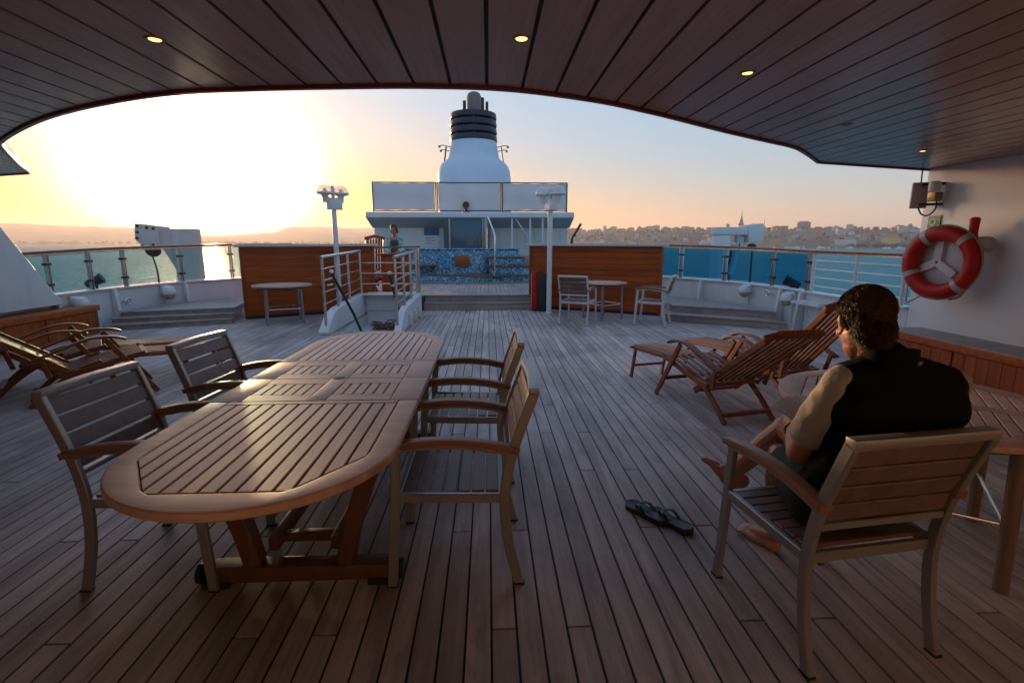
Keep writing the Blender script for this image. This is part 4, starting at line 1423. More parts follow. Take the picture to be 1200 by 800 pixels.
# cruise ship moored off the town
t = thing('cruise_ship', 'white cruise ship moored off the far town', 'ship', polar(24.1, 1900, SEA_Z), 90 - 24.1 - 84)
ob('hull', G().prism([(-62, -9), (58, -9), (72, -3), (76, 0), (72, 3), (58, 9), (-62, 9)], -1, 12), 'navy_paint', t)
ob('deck_tier', G().bb((-58, -8.6, 12.02), (50, 8.6, 20)), 'white_paint', t)
ob('deck_tier', G().bb((-50, -8, 20.02), (40, 8, 27)), 'white_paint', t)
ob('deck_tier', G().bb((-30, -7, 27.02), (30, 7, 33)), 'white_paint', t)
wb = G()
for z in (15, 18, 22, 25, 29.5):
    ex = 50 if z < 20 else (44 if z < 27 else 26)
    for k in range(18):
        x = -ex + 2 * ex * k / 18
        wb.bb((x, -9.0 if z < 20 else (-8.3 if z < 27 else -7.3), z - .7), (x + ex / 14, -7.0, z + .9))
ob('window', wb, 'door_blue', t)
ob('funnel', G().prismx([(-4, 33.02), (-3, 42), (3, 42), (4, 33.02)], -16, -6), 'white_paint', t)
ob('mast', G().lathe([(1, 33), (.5, 46), (0, 46.5)], (18, 0, 0), 8), 'white_paint', t)

# small craft in the harbour
bp = thing('harbour_boat', 'small white boat moored off the far town', 'boat', group='small boats in the harbour')
ob('hull', G().prism([(-7, -2), (4, -2), (8, 0), (4, 2), (-7, 2)], -.5, 1.8), 'white_paint', bp)
ob('cabin', G().bb((-4, -1.5, 1.82), (2, 1.5, 4.2)), 'white_paint', bp)
ob('mast', G().tube([(0.5, 0, 4), (0.5, 0, 12)], .12, 6), 'brushed_metal', bp)
for k in range(20):
    o = bp if k == 0 else copy_tree(bp)
    az = rnd.uniform(29, 45) if k else 33.5
    o.location = polar(az, rnd.uniform(1850, 2010), SEA_Z)
    o.rotation_euler = (0, 0, rnd.uniform(0, 6.28))
    s = rnd.uniform(.8, 1.8)
    o.scale = (s, s, s)

# ================================================================== FURNITURE
# dining table: two rounded halves and two extension leaves
TX, T0, T1, TH = -0.85, 1.38, 4.42, 0.74
table = thing('dining_table', 'long oval slatted teak dining table on two trestles', 'table', (TX, 0, 0))
hw = 0.5
S1, S2, S3 = 2.435, 2.855, 3.275
th = 0.036


def half(sy, y_flat, y_end, slat_end, name):
    """one rounded half: rim around a slatted panel. sy = -1 near half, +1 far half"""
    yc = y_end - sy * hw
    def outer(a):
        c, s_ = math.cos(a), math.sin(a)
        return (hw * c, yc + sy * hw * s_)
    out = [(hw, y_flat)] + [outer(a) for a in [math.pi * k / 28 for k in range(29)]] + [(-hw, y_flat)]
    iw = 0.405
    inn_key = [(iw, y_flat + sy * 0.045), (iw, yc + sy * 0.11), (0.22, slat_end), (-0.22, slat_end), (-iw, yc + sy * 0.11), (-iw, y_flat + sy * 0.045)]
    def inner_at(p):
        ctr = Vector((0, y_flat + sy * 0.05))
        d = Vector(p) - ctr
        best = None
        for (a, b) in zip(inn_key, inn_key[1:]):
            a, b = Vector(a), Vector(b)
            e = b - a
            den = d.x * e.y - d.y * e.x
            if abs(den) < 1e-9:
                continue
            w_ = a - ctr
            t_ = (w_.x * e.y - w_.y * e.x) / den
            u_ = (w_.x * d.y - w_.y * d.x) / den
            if t_ > 1e-6 and -1e-6 <= u_ <= 1 + 1e-6:
                best = t_ if best is None else min(best, t_)
        q_ = ctr + d * (best if best else 0.8)
        return (q_.x, q_.y)
    inn = [(iw, y_flat + sy * .002)] + [inner_at(p) for p in out[1:-1]] + [(-iw, y_flat + sy * .002)]
    n_ = len(out)
    vs = [(x, y, TH - th) for x, y in out] + [(x, y, TH - th) for x, y in inn] + [(x, y, TH) for x, y in inn] + [(x, y, TH) for x, y in out]
    fs = []
    for i in range(n_ - 1):
        for a, b in ((0, 1), (1, 2), (2, 3), (3, 0)):
            fs.append((a * n_ + i, a * n_ + i + 1, b * n_ + i + 1, b * n_ + i))
    for i in (0, n_ - 1):
        fs.append((i, n_ + i, 2 * n_ + i, 3 * n_ + i))
    ob('rim', G().add(vs, fs), 'table_rim', table, 0.013, 3)
    # cross board at the seam
    ya, yb = sorted((y_flat + sy * .003, y_flat + sy * 0.043))
    ob('cross_board', G().bb((-iw + .002, ya, TH - th), (iw - .002, yb, TH - .0006)), 'table_rim', table, 0.002, 1)
    # slats
    ns = 14
    w_ = 2 * iw / ns
    for k in range(ns):
        xa, xb = -iw + k * w_ + 0.005, -iw + (k + 1) * w_ - 0.005
        def lim(x):
            ax = abs(x)
            if ax <= 0.22:
                return slat_end
            return slat_end + (yc + sy * .11 - slat_end) * (ax - 0.22) / (iw - 0.22)
        y0 = y_flat + sy * 0.05
        ys = [lim(xa) - sy * .004, lim(xb) - sy * .004]
        poly = [(xa, y0), (xb, y0), (xb, ys[1])]
        for xm in (0.22, -0.22):
            if xa < xm < xb:
                poly.append((xm, slat_end - sy * .004))
        poly.append((xa, ys[0]))
        if sy < 0:
            poly = poly[::-1]
        o = ob('slat', G().prism(poly, TH - 0.022, TH - 0.001), 'table_teak', table, 0.002, 1)
    ob('subframe', G().prism([(x * .93, y_flat + (y - y_flat) * .93) for x, y in out], TH - 0.056, TH - th - .001), 'black_case', table)


half(-1, S1, T0, 1.505, 'near')
half(1, S3, T1, 4.295, 'far')
for ya, yb in ((S1 + .004, S2 - .003), (S2 + .003, S3 - .004)):
    for xa, xb in ((-hw, -.36), (.36, hw), (-.045, .045)):
        ob('leaf_board', G().bb((xa, ya, TH - th), (xb, yb, TH)), 'table_rim', table, 0.004, 2)
    m0, m1 = (ya, ya + .10)
    for xa, xb in ((-.358, -.047), (.047, .358)):
        ob('cross_board', G().bb((xa, ya, TH - th), (xb, ya + .10, TH - .0005)), 'table_rim', table, 0.002, 1)
        ob('cross_board', G().bb((xa, yb - .11, TH - th), (xb, yb, TH - .0005)), 'table_rim', table, 0.002, 1)
    for s in (-1, 1):
        for k in range(6):
            w_ = 0.311 / 6
            xa = s * 0.047 + s * k * w_
            x0, x1 = sorted((xa + s * .0045, xa + s * (w_ - .0045)))
            ob('slat', G().bb((x0, ya + .104, TH - .022), (x1, yb - .114, TH - .001)), 'table_teak', table, 0.002, 1)
    ob('subframe', G().bb((-hw + .03, ya + .02, TH - .056), (hw - .03, yb - .02, TH - th - .001)), 'black_case', table)
ob('parasol_hole_shade', G().lathe([(0.034, TH + .0005), (0.030, TH + .0012), (0.0, TH + .0010)], (0, S2, 0), 20), 'caulk', table)  # flat black disc on the top, standing for shade inside the hole
for y in (2.11, 3.70):
    ob('foot_bar', G().bb((-.40, y - .045, 0.02), (.42, y + .045, 0.095)), 'trestle_teak', table, 0.012, 2)
    for s in (-1, 1):
        ob('foot_pad', G().bb((s * .36 - .06, y - .055, 0.0), (s * .36 + .06, y + .055, 0.03)), 'black_rubber', table, 0.006)
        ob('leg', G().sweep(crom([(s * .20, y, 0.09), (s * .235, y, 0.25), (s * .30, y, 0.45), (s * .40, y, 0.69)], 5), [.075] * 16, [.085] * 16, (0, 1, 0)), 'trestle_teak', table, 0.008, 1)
    ob('bearer', G().bb((-.44, y - .035, TH - .115), (.44, y + .035, TH - .051)), 'trestle_teak', table, 0.006)
for s in (-1, 1):
    ob('stretcher', G().bb((s * .14 - .022, 2.16, .115), (s * .14 + .022, 3.65, .175)), 'trestle_teak', table, 0.006)
for y in (2.24, 3.0, 3.58):
    ob('stretcher_rung', G().bb((-.118, y - .025, .125), (.118, y + .025, .165)), 'trestle_teak', table, 0.005)
for s in (-1, 1):
    ob('wheel', G().lathe([(0.035, -.014), (0.045, -.010), (0.045, .010), (0.035, .014)], (s * .44, 2.11, 0.048), 16, rotm(0, 90, 0)), 'dark_metal', table)


# ------------------------------------------------------------------ armchairs (local: faces +y)
def make_chair():
    t = thing('armchair', '', 'chair')
    W2 = 0.265
    for s in (-1, 1):
        ob('leg', G().sweep([(s * W2, 0.275, 0.0), (s * W2, 0.255, 0.30), (s * W2, 0.235, 0.635)], 0.026, 0.042, (0, 1, 0)), 'brushed_metal', t, 0.004, 1)
        pts = crom([(s * W2, -0.285, 0.0), (s * W2, -0.235, 0.22), (s * W2, -0.222, 0.42), (s * W2, -0.255, 0.62), (s * W2, -0.345, 0.88)], 5)
        ob('leg', G().sweep(pts, 0.026, 0.044, (0, 1, 0)), 'brushed_metal', t, 0.004, 1)
        ob('side_rail', G().bar((s * W2, -0.205, 0.415), (s * W2, 0.232, 0.425), 0.024, 0.042), 'brushed_metal', t, 0.004, 1)
        arm = crom([(s * (W2 + .006), -0.285, 0.632), (s * (W2 + .008), -0.12, 0.668), (s * (W2 + .006), 0.08, 0.678), (s * W2, 0.285, 0.655)], 5)
        ob('armrest', G().sweep(arm, [.05] * len(arm), [.03] * len(arm)), 'chair_arm', t, 0.007, 2)
        ob('arm_support', G().sweep([(x, y, z - .024) for x, y, z in arm[1:-1]], 0.03, 0.014), 'brushed_metal', t, 0.002, 1)
        ob('glide', G().box((s * W2, .276, .004), (.03, .046, .008)), 'black_rubber', t)
        ob('glide', G().box((s * W2, -.286, .004), (.03, .046, .008)), 'black_rubber', t)
    ob('front_rail', G().bar((-W2 + .014, 0.236, 0.418), (W2 - .014, 0.236, 0.418), 0.026, 0.04), 'brushed_metal', t, 0.004, 1)
    ob('rear_rail', G().bar((-W2 + .014, -0.206, 0.405), (W2 - .014, -0.206, 0.405), 0.026, 0.04), 'brushed_metal', t, 0.004, 1)
    for k in range(7):
        y = -0.168 + 0.061 * k
        ob('seat_slat', G().box((0, y, 0.432 + .004 * math.cos(k / 6 * math.pi)), (2 * W2 - .032, 0.053, 0.016)), 'chair_slat', t, 0.003, 1)
    # back: top bar and slats between the stiles, following their lean
    def backpt(z):
        return interp([(0.42, -0.222), (0.62, -0.255), (0.88, -0.345)], z)
    ob('top_bar', G().sweep([(-W2 - .010, backpt(.885), .888), (0, backpt(.885) - .012, .892), (W2 + .010, backpt(.885), .888)], 0.046, 0.034), 'brushed_metal', t, 0.006, 2)
    ob('lower_bar', G().bar((-W2 + .014, backpt(.545), .545), (W2 - .014, backpt(.545), .545), 0.024, 0.026), 'brushed_metal', t, 0.004, 1)
    for k in range(4):
        z0 = 0.568 + .076 * k
        z1 = z0 + .066
        a, b = Vector((0, backpt(z0), z0)), Vector((0, backpt(z1), z1))
        d = (b - a)
        M = Matrix.Rotation(-math.atan2(-d.y, d.z) * -1, 3, 'X')
        ob('back_slat', G().box((a + b) / 2 + Vector((0, .004, 0)), (2 * W2 - .03, .016, d.length), M), 'chair_slat', t, 0.003, 1)
    return t


G_CH = 'metal and wood armchairs around the dining table'
ch = make_chair()
ch['group'] = G_CH
put(ch, (-0.16, 2.31, 0), 90, 'armchair at the right side of the dining table, the one nearer its rounded near end')
put(copy_tree(ch), (-0.15, 3.29, 0), 89, 'armchair at the right side of the dining table, the one farther along towards the funnel')
put(copy_tree(ch), (-1.47, 2.33, 0), -93, 'armchair on the sunset side of the dining table, seen large from behind')
put(copy_tree(ch), (-1.50, 3.26, 0), -95, 'armchair on the sunset side of the dining table, the one next to the loungers')
mc = put(copy_tree(ch), (1.335, 1.82, 0), 8, 'armchair the barefoot man sits in')
del mc['group']
c1 = put(copy_tree(ch), (1.66, 9.42, 0), -28, 'pale armchair beside the lamp post, seen from behind at the right cafe table')
c1['group'] = 'armchairs at the right cafe table'
c2 = put(copy_tree(ch), (3.02, 9.25, 0), 62, 'pale armchair at the right cafe table, side on next to the wooden steps')
c2['group'] = 'armchairs at the right cafe table'
for c_ in (c1, c2):
    for p_ in kids(c_):
        if p_.data.materials[0].name == 'brushed_metal':
            p_.material_slots[0].link = 'OBJECT'
            p_.material_slots[0].material = MATS['pale_metal']


# ------------------------------------------------------------------ round tables
def round_table(loc, rz, r, label, group=None, big=False):
    t = thing('round_table', label, 'table', loc, rz, group)
    h = 0.72
    n_ = 64
    ri = r * 0.80
    vs, fs = [], []
    for sq, z in ((0, h - .03), (1, h - .03), (1, h), (0, h)):
        for k in range(n_):
            a = 2 * math.pi * k / n_ + math.pi / 8
            c_, s_ = math.cos(a), math.sin(a)
            rr = ri / max(abs(c_), abs(s_), (abs(c_) + abs(s_)) / math.sqrt(2)) if sq else r
            vs.append((rr * c_, rr * s_, z))
    for a, b in ((0, 1), (1, 2), (2, 3), (3, 0)):
        for k in range(n_):
            fs.append((a * n_ + k, a * n_ + (k + 1) % n_, b * n_ + (k + 1) % n_, b * n_ + k))
    ob('rim', G().add(vs, fs), 'table_rim', t, 0.006, 2)
    ns = 18 if big else 9
    w_ = 2 * ri / ns
    lim_ = lambda y: min(ri, ri * math.sqrt(2) - abs(y)) - .004
    for k in range(ns):
        ya, yb = -ri + k * w_ + .004, -ri + (k + 1) * w_ - .004
        la, lb = lim_(ya), lim_(yb)
        for poly in ((((-la, ya), (-.046, ya), (-.046, yb), (-lb, yb)), ((.046, ya), (la, ya), (lb, yb), (.046, yb))) if big else (((-la, ya), (la, ya), (lb, yb), (-lb, yb)),)):
            ob('slat', G().prism(list(poly), h - .022, h - .001), 'table_teak', t, 0.002, 1)
    if big:
        ob('centre_board', G().bb((-.042, -ri + .004, h - .024), (.042, ri - .004, h - .0004)), 'table_rim', t, 0.002, 1)
    ob('subframe', G().lathe([(r * .93, h - .05), (r * .93, h - .031)], n=32), 'black_case', t)
    q_ = r * 0.55 if not big else 0.33
    for sx in (-1, 1):
        for sy in (-1, 1):
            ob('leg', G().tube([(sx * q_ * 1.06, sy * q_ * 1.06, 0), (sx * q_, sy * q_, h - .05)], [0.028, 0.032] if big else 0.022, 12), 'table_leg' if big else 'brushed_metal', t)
    for sx in (-1, 1):
        ob('stretcher', G().tube([(sx * q_, -q_, .30), (sx * q_, q_, .30)], 0.008, 8), 'stainless', t)
        ob('stretcher', G().tube([(-q_, sx * q_, .29), (q_, sx * q_, .29)], 0.008, 8), 'stainless', t)
    return t


round_table((2.15, 2.38, 0), 53.7, 0.62, 'large round slatted teak table beside the seated man', big=True)
round_table((2.26, 10.02, 0), 30, 0.46, 'small round wooden cafe table between two pale armchairs', 'small round cafe tables')
round_table((-3.83, 9.72, 0), 25, 0.52, 'small round wooden cafe table in front of the sunset side windbreak', 'small round cafe tables')

# small white slatted side table by the right bulwark
t = thing('side_table', 'small white slatted side table against the right bulwark', 'side table', (5.36, 7.95, 0), 4)
for k in range(7):
    ob('slat', G().bb((-.02, -.30 + .09 * k, .535), (.20 - .45, -.30 + .09 * k + .072, .553)) if False else G().bb((-.30, -.30 + .09 * k, .535), (-.02, -.30 + .09 * k + .072, .553)), 'white_paint', t, 0.004)
ob('frame', G().bb((-.32, -.32, .50), (-.29, .34, .534)).bb((-.03, -.32, .50), (0.0, .34, .534)).bb((-.29, -.32, .50), (-.03, -.29, .534)).bb((-.29, .31, .50), (-.03, .34, .534)), 'white_paint', t, 0.004)
for x in (-.30, -.02):
    for y in (-.29, .31):
        ob('leg', G().tube([(x, y, 0.0), (x, y, .50)], 0.018, 8), 'grey_cap', t)


# ------------------------------------------------------------------ steamer loungers (local: +x towards the feet, origin between the rear feet)
def make_lounger(top=(-0.36, 0.80)):
    t = thing('deck_lounger', '', 'lounger')
    M_ = 'lounger_teak'
    for s in (-1, 1):
        y = s * 0.27
        ob('seat_rail', G().sweep(crom([(0.90, y, .405), (0.70, y, .365), (0.45, y, .305), (0.22, y, .275)], 4), .026, .05), M_, t, 0.005, 1)
        ob('rear_leg', G().sweep(crom([(0.55, s * .243, .36), (0.38, s * .243, .30), (0.18, s * .243, .17), (0.0, s * .243, 0.0)], 5), .026, [.05] * 16), M_, t, 0.006, 1)
        ob('front_leg', G().bar((0.96, s * .298, 0.0), (0.60, s * .298, .575), .026, .05), M_, t, 0.006, 1)
        bx, bz = top
        ob('back_rail', G().bar((0.46, s * .215, .17), (bx, s * .215, bz), .028, .055), M_, t, 0.006, 1)
        arm = crom([(0.76, s * .305, .565), (0.66, s * .305, .60), (0.48, s * .305, .60), (0.28, s * .30, .53), (0.06, s * .29, .44)], 5)
        ob('armrest', G().sweep(arm, [.07, .075, .075, .075, .075, .075] + [.065] * (len(arm) - 6), .022), M_, t, 0.007, 2)
        ob('arm_prop', G().bar((0.16, s * .27, .27), (0.12, s * .285, .45), .022, .04, (1, 0, 0)), M_, t, 0.004, 1)
        ob('foot_rail', G().bar((0.86, s * .20, .375), (1.66, s * .17, .335), .024, .04), M_, t, 0.005, 1)
        ob('foot_leg', G().bar((1.56, s * .195, .33), (1.63, s * .195, 0.0), .024, .042, (1, 0, 0)), M_, t, 0.005, 1)
    for k in range(7):
        y = -.222 + .074 * k
        ob('seat_slat', G().sweep([(0.86, y, .418), (0.68, y, .382), (0.45, y, .328), (0.26, y, .298)], .042, .012), M_, t, 0.002, 1)
        if k < 6:
            yb = -.165 + .066 * k
            u = Vector((top[0] - .46, 0, top[1] - .17)).normalized()
            a = Vector((0.46, yb, .17)) + u * .14
            b = Vector((top[0], yb, top[1])) - u * .02
            ob('back_slat', G().bar(a, b, .038, .012), M_, t, 0.002, 1)
        yf = -.15 + .05 * k
        ob('foot_slat', G().bar((0.90, yf, .392), (1.67, yf * .9, .355), .036, .012), M_, t, 0.002, 1)
    bx, bz = top
    u = Vector((bx - .46, 0, bz - .17)).normalized()
    c0 = Vector((bx, 0, bz))
    ob('crest_rail', G().sweep([c0 + Vector((0, y, 0)) + u * dz for y, dz in ((-.265, -.01), (-.2, .025), (0, .04), (.2, .025), (.265, -.01))], .034, .085, u), M_, t, 0.008, 2)
    ob('cross_rail', G().bar((0.03, -.23, .075), (0.03, .23, .075), .045, .03), M_, t, 0.004, 1)
    ob('cross_rail', G().bar((0.22, -.26, .29), (0.22, .26, .29), .045, .03), M_, t, 0.004, 1)
    ob('cross_rail', G().bar((0.83, -.285, .20), (0.83, .285, .20), .04, .028), M_, t, 0.004, 1)
    ob('cross_rail', G().bar((0.90, -.26, .39), (0.90, .26, .39), .05, .026), M_, t, 0.004, 1)
    ob('cross_rail', G().bar((1.60, -.185, .14), (1.60, .185, .14), .034, .024), M_, t, 0.004, 1)
    ob('cross_rail', G().bar((1.665, -.20, .335), (1.665, .20, .335), .05, .022), M_, t, 0.004, 1)
    ob('cross_rail', G().bar((0.40, -.21, .19), (0.40, .21, .19), .035, .024), M_, t, 0.004, 1)
    return t


GL = 'wooden steamer loungers'
l1 = make_lounger()
l1['group'] = GL
put(l1, (2.19, 4.02, 0), 104, 'low reclined wooden steamer lounger, the nearer one to the flip flops')
l2 = make_lounger((-0.22, 0.95))
l2['group'] = GL
put(l2, (2.98, 4.38, 0), 106, 'wooden steamer lounger with a steep back, just behind the man\'s head')
put(copy_tree(l1), (-4.33, 4.86, 0), 38, 'wooden steamer lounger on the sunset side, the one nearer the dining table')
put(copy_tree(l1), (-4.95, 5.22, 0), 36, 'wooden steamer lounger on the sunset side, close along the locker')
put(copy_tree(l2), (-3.0, 11.95, 0.312), 60, 'wooden steamer lounger on the pool deck behind the stairwell railing')

t = thing('deck_chair', 'upright slatted wooden deck chair beside the woman', 'chair', (-2.95, 13.6, 0.312), 20)
for s in (-1, 1):
    ob('back_rail', G().bar((s * .22, 0, .4), (s * .22, -.22, 1.27), .03, .05, (0, 1, 0)), 'varnished_upright', t, 0.005)
    ob('leg', G().bar((s * .24, -.05, 0), (s * .24, 0.0, .45), .03, .05, (0, 1, 0)).bar((s * .24, .45, 0), (s * .24, .45, .62), .03, .05, (0, 1, 0)), 'varnished_upright', t, 0.004)
    ob('armrest', G().bar((s * .26, -.15, .64), (s * .26, .52, .64), .06, .025), 'varnished_teak', t, 0.004)
for k in range(6):
    x = -.17 + .068 * k
    ob('back_slat', G().bar((x, 0, .45), (x, -.22, 1.25), .05, .014, (0, 1, 0)), 'varnished_upright', t, 0.003, 1)
    ob('seat_slat', G().bar((x, 0, .44), (x, .46, .45), .05, .014), 'varnished_upright', t, 0.003, 1)
ob('crest_rail', G().sweep([(-.25, -.22, 1.26), (0, -.225, 1.32), (.25, -.22, 1.26)], .03, .08), 'varnished_upright', t, 0.006)


# ------------------------------------------------------------------ flip-flops
def flipflop(loc, rz, side, label):
    t = thing('flip_flop', label, 'flip flop', loc, rz, 'pair of black flip flops')
    out = crom([(0.0, -.135), (.034, -.115), (.034, -.05), (.032, .02), (.045, .085), (.036, .125), (0.004, .142), (-.034, .12), (-.044, .08), (-.034, 0.0), (-.034, -.07), (-.030, -.118), (0.0, -.135)], 4)[:-1]
    out = [(x * 1.2 + side * .006 * (y > 0), y * 1.02) for x, y in out]
    vs = [(x, y, 0.0) for x, y in out] + [(x * 1.05, y * 1.01, .014) for x, y in out] + [(x, y, .027 + .010 * max(0, -y) / .14) for x, y in out] + [(x * .86, y * .93, .023 + .008 * max(0, -y) / .14) for x, y in out]
    m = len(out)
    fs = [tuple(range(m - 1, -1, -1)), tuple(range(3 * m, 4 * m))]
    for r_ in range(3):
        fs += [(r_ * m + k, r_ * m + (k + 1) % m, (r_ + 1) * m + (k + 1) % m, (r_ + 1) * m + k) for k in range(m)]
    ob('sole', G().add(vs, fs), 'black_rubber', t)
    toe = (0.006 * side, .075, .026)
    for s in (-1, 1):
        P = crom([toe, (s * .014, .055, .052), (s * .036, .02, .056), (s * .044, -.015, .03), (s * .040, -.03, .016)], 5)
        ob('strap', G().sweep(P, [.012 + .010 * math.sin(math.pi * i / (len(P) - 1)) for i in range(len(P))], .005), 'dark_metal', t, 0.001, 1)
    ob('toe_post', G().tube([(toe[0], toe[1], .02), (toe[0], toe[1] - .003, .05)], .006, 8), 'dark_metal', t)


flipflop((0.87, 2.585, 0), 34, 1, 'black flip flop on the deck, the one further from the man')
flipflop((0.975, 2.50, 0), 30, -1, 'black flip flop on the deck, the one nearer to the man')

# ================================================================== RIGHT WALL FITTINGS
buoy = thing('lifebuoy', 'red lifebuoy with pale bands and a grab rope on the white wall', 'lifebuoy', (5.02, 5.53, 1.27))
MB = Matrix.Rotation(R(-75), 3, 'Z') @ Matrix.Rotation(R(90), 3, 'X')
RB, rb_ = 0.318, 0.082
ob('ring', G().torus((0, 0, 0), RB, rb_, MB, 72, 18), 'red_plastic', buoy)
for a in (48, 122, 205, 312):
    ob('band', G().torus((0, 0, 0), RB, rb_ + .0025, MB, 6, 18, a - 5, a + 5), 'buoy_band', buoy)
P = []
for k in range(97):
    a = R(360 * k / 96)
    sagf = abs(math.sin(2 * (a - R(35)))) if True else 0
    rr = RB + rb_ + .004 + .004 * sagf
    P.append(MB @ Vector((rr * math.cos(a), rr * math.sin(a), .01)))
ob('grab_rope', G().tube(P, .008, 6), 'rope_fibre', buoy)
ob('rope_end', G().tube([MB @ Vector(p) for p in crom([(-.30, -.25, .02), (-.29, -.36, .03), (-.29, -.47, .02), (-.22, -.44, .03), (-.14, -.38, .03)], 5)], .008, 6), 'rope_fibre', buoy)
brk = thing('lifebuoy_bracket', 'round white mounting plate with a three armed relief behind the lifebuoy', 'bracket', (5.10, 5.62, 1.27))
ob('disc', G().lathe([(0.0, -.05), (0.25, -.05), (0.27, -.02), (0.27, 0.01), (0.25, 0.02), (0.0, 0.02)], (0, 0, 0), 40, MB), 'white_paint', brk)
for a in (88, 205, 325):
    c_, s_ = math.cos(R(a)), math.sin(R(a))
    ob('relief_arm', G().bar(MB @ Vector((0.01 * c_, .01 * s_, .03)), MB @ Vector((.235 * c_, .235 * s_, .03)), .085, .075, MB @ Vector((0, 0, 1))), 'wall_paint', brk, 0.008)
ob('stem', G().tube([MB @ Vector((0, 0, -.04)), (0.2, 0.03, 0)], .05, 12), 'white_paint', brk)
lt = thing('buoy_light', 'red and black smoke light in a clamp right of the lifebuoy', 'marker light', (5.12, 5.30, 1.47))
ob('body', G().lathe([(0.030, -.16), (0.055, -.13), (0.058, .06), (0.045, .08), (0.04, .13), (0.044, .24), (0.047, .26), (0.03, .28), (0.0, .285)], (0, 0, 0), 20), 'red_plastic', lt)
ob('strap', G().lathe([(0.0595, -.06), (0.063, -.055), (0.063, -.01), (0.0595, -.005)], n=20).lathe([(0.0575, .035), (0.062, .04), (0.062, .065), (0.057, .068)], n=20), 'black_rubber', lt)
ob('clamp', G().box((0.075, -.03, 0.0), (0.05, .10, .12)).box((.04, -.07, .0), (.10, .02, .10)), 'dark_metal', lt, 0.006)
ob('float_cap', G().lathe([(0.075, -.12), (0.085, -.05), (0.08, .02), (0.05, .06), (0.0, .075)], (0.08, -.10, 0.0), 20, rotm(90, 0, 25)), 'buoy_band', lt)
ln = ob('lanyard', G().tube(crom([(0, 0, -.16), (-.02, .02, -.28), (.02, .0, -.42), (0.0, .03, -.55), (-.06, .1, -.6)], 5), .012, 6), 'rope_fibre', lt)

t = thing('antenna_box', 'flat beige antenna box on a white bracket at the top edge of the wall', 'antenna', (5.16, 6.10, 2.04))
ob('box', G().box((0, 0.02, 0), (0.16, .06, .30), rotm(0, 0, -28)), 'beige_box', t, 0.012)
ob('white_drum', G().lathe([(0.06, -.04), (0.06, .06), (0.04, .075), (0, .078)], (0.02, -.16, .07), 18), 'white_paint', t)
ob('clamp_block', G().box((0.03, -.17, -.03), (.10, .11, .10)), 'brass', t, 0.008)
ob('arm', G().bar((0.14, -.17, .12), (-.02, -.02, .12), .02, .03).bar((0.14, -.17, -.11), (-.02, -.02, -.11), .02, .03), 'dark_metal', t)
ob('cable', G().tube(crom([(-.01, 0.0, -.14), (0.0, -.05, -.22), (0.04, -.11, -.235), (.06, -.17, -.16), (.04, -.19, -.07)], 6), .009, 8), 'black_rubber', t)
ob('cable_up', G().tube([(0.0, 0.02, .15), (0.02, .05, .31)], .008, 6), 'black_rubber', t)
sg = thing('wall_sign', 'small green and yellow sign with a pale letter O on the wall above the lifebuoy', 'sign', (5.292, 6.0, 1.70))
q = NT('sign_gradient')
tcn = q.n('ShaderNodeTexCoord')
sp = q.n('ShaderNodeSeparateXYZ')
q.l(tcn.outputs['Object'], sp.inputs[0])
q.set(col=q.ramp(q.math('ADD', q.math('MULTIPLY', sp.outputs[2], 4.0), 0.5), [(0.15, (0.07, 0.22, 0.06)), (0.6, (0.16, 0.30, 0.06)), (0.9, (0.42, 0.42, 0.12))]), rough=0.45)
ob('plate', G().bb((-.006, -.085, -.10), (0.002, .085, .10)), 'sign_gradient', sg, 0.002, 1)
tcu = bpy.data.curves.new('letter', 'FONT')
tcu.body = 'O'
tcu.size = 0.12
tcu.align_x = 'CENTER'
tcu.align_y = 'CENTER'
tcu.extrude = 0.001
tcu.offset = 0.004
tmp = bpy.data.objects.new('letter', tcu)
COL.objects.link(tmp)
lm = bpy.data.meshes.new_from_object(tmp.evaluated_get(bpy.context.evaluated_depsgraph_get()))
bpy.data.objects.remove(tmp)
lm.materials.clear()
lo = ob('letter', lm, 'sign_white')
lo.parent = sg
lo.location = (-.0085, 0.02, 0.025)
lo.rotation_euler = (R(90), 0, R(-90))
ob('mark', G().bb((-.0085, -.06, .05), (-.0065, -.028, .058)), 'sign_white', sg)
ob('mark', G().bb((-.0085, -.06, -.055), (-.0065, .055, -.045)), 'sign_white', sg)


# ================================================================== PEOPLE
def blob(name, shapes, voxel, smooth, mat, parent, disp=None):
    """join tapered capsules and ellipsoids into one continuous remeshed surface"""
    g = G()
    for s_ in shapes:
        if s_[0] == 'c':
            g.caps(*s_[1:])
        else:
            g.ell(s_[1], s_[2], s_[3] if len(s_) > 3 else None, 18, 12)
    me = bpy.data.meshes.new(name)
    me.from_pydata(g.v, [], g.f)
    bm = bmesh.new()
    bm.from_mesh(me)
    bmesh.ops.remove_doubles(bm, verts=bm.verts, dist=1e-6)
    bmesh.ops.recalc_face_normals(bm, faces=bm.faces)
    bm.to_mesh(me)
    bm.free()
    o = bpy.data.objects.new(name, me)
    COL.objects.link(o)
    m = o.modifiers.new('r', 'REMESH')
    m.mode = 'VOXEL'
    m.voxel_size = voxel
    m2 = o.modifiers.new('s', 'SMOOTH')
    m2.factor = 0.5
    m2.iterations = smooth
    dg = bpy.context.evaluated_depsgraph_get()
    ev = bpy.data.meshes.new_from_object(o.evaluated_get(dg))
    ev.name = name
    o.modifiers.clear()
    o.data = ev
    bpy.data.meshes.remove(me)
    if disp:
        for v_ in ev.vertices:
            v_.co += v_.normal * disp(v_.co)
    ev.materials.clear()
    ev.materials.append(MATS[mat])
    ev.shade_smooth()
    o.parent = parent
    return o


V = Vector


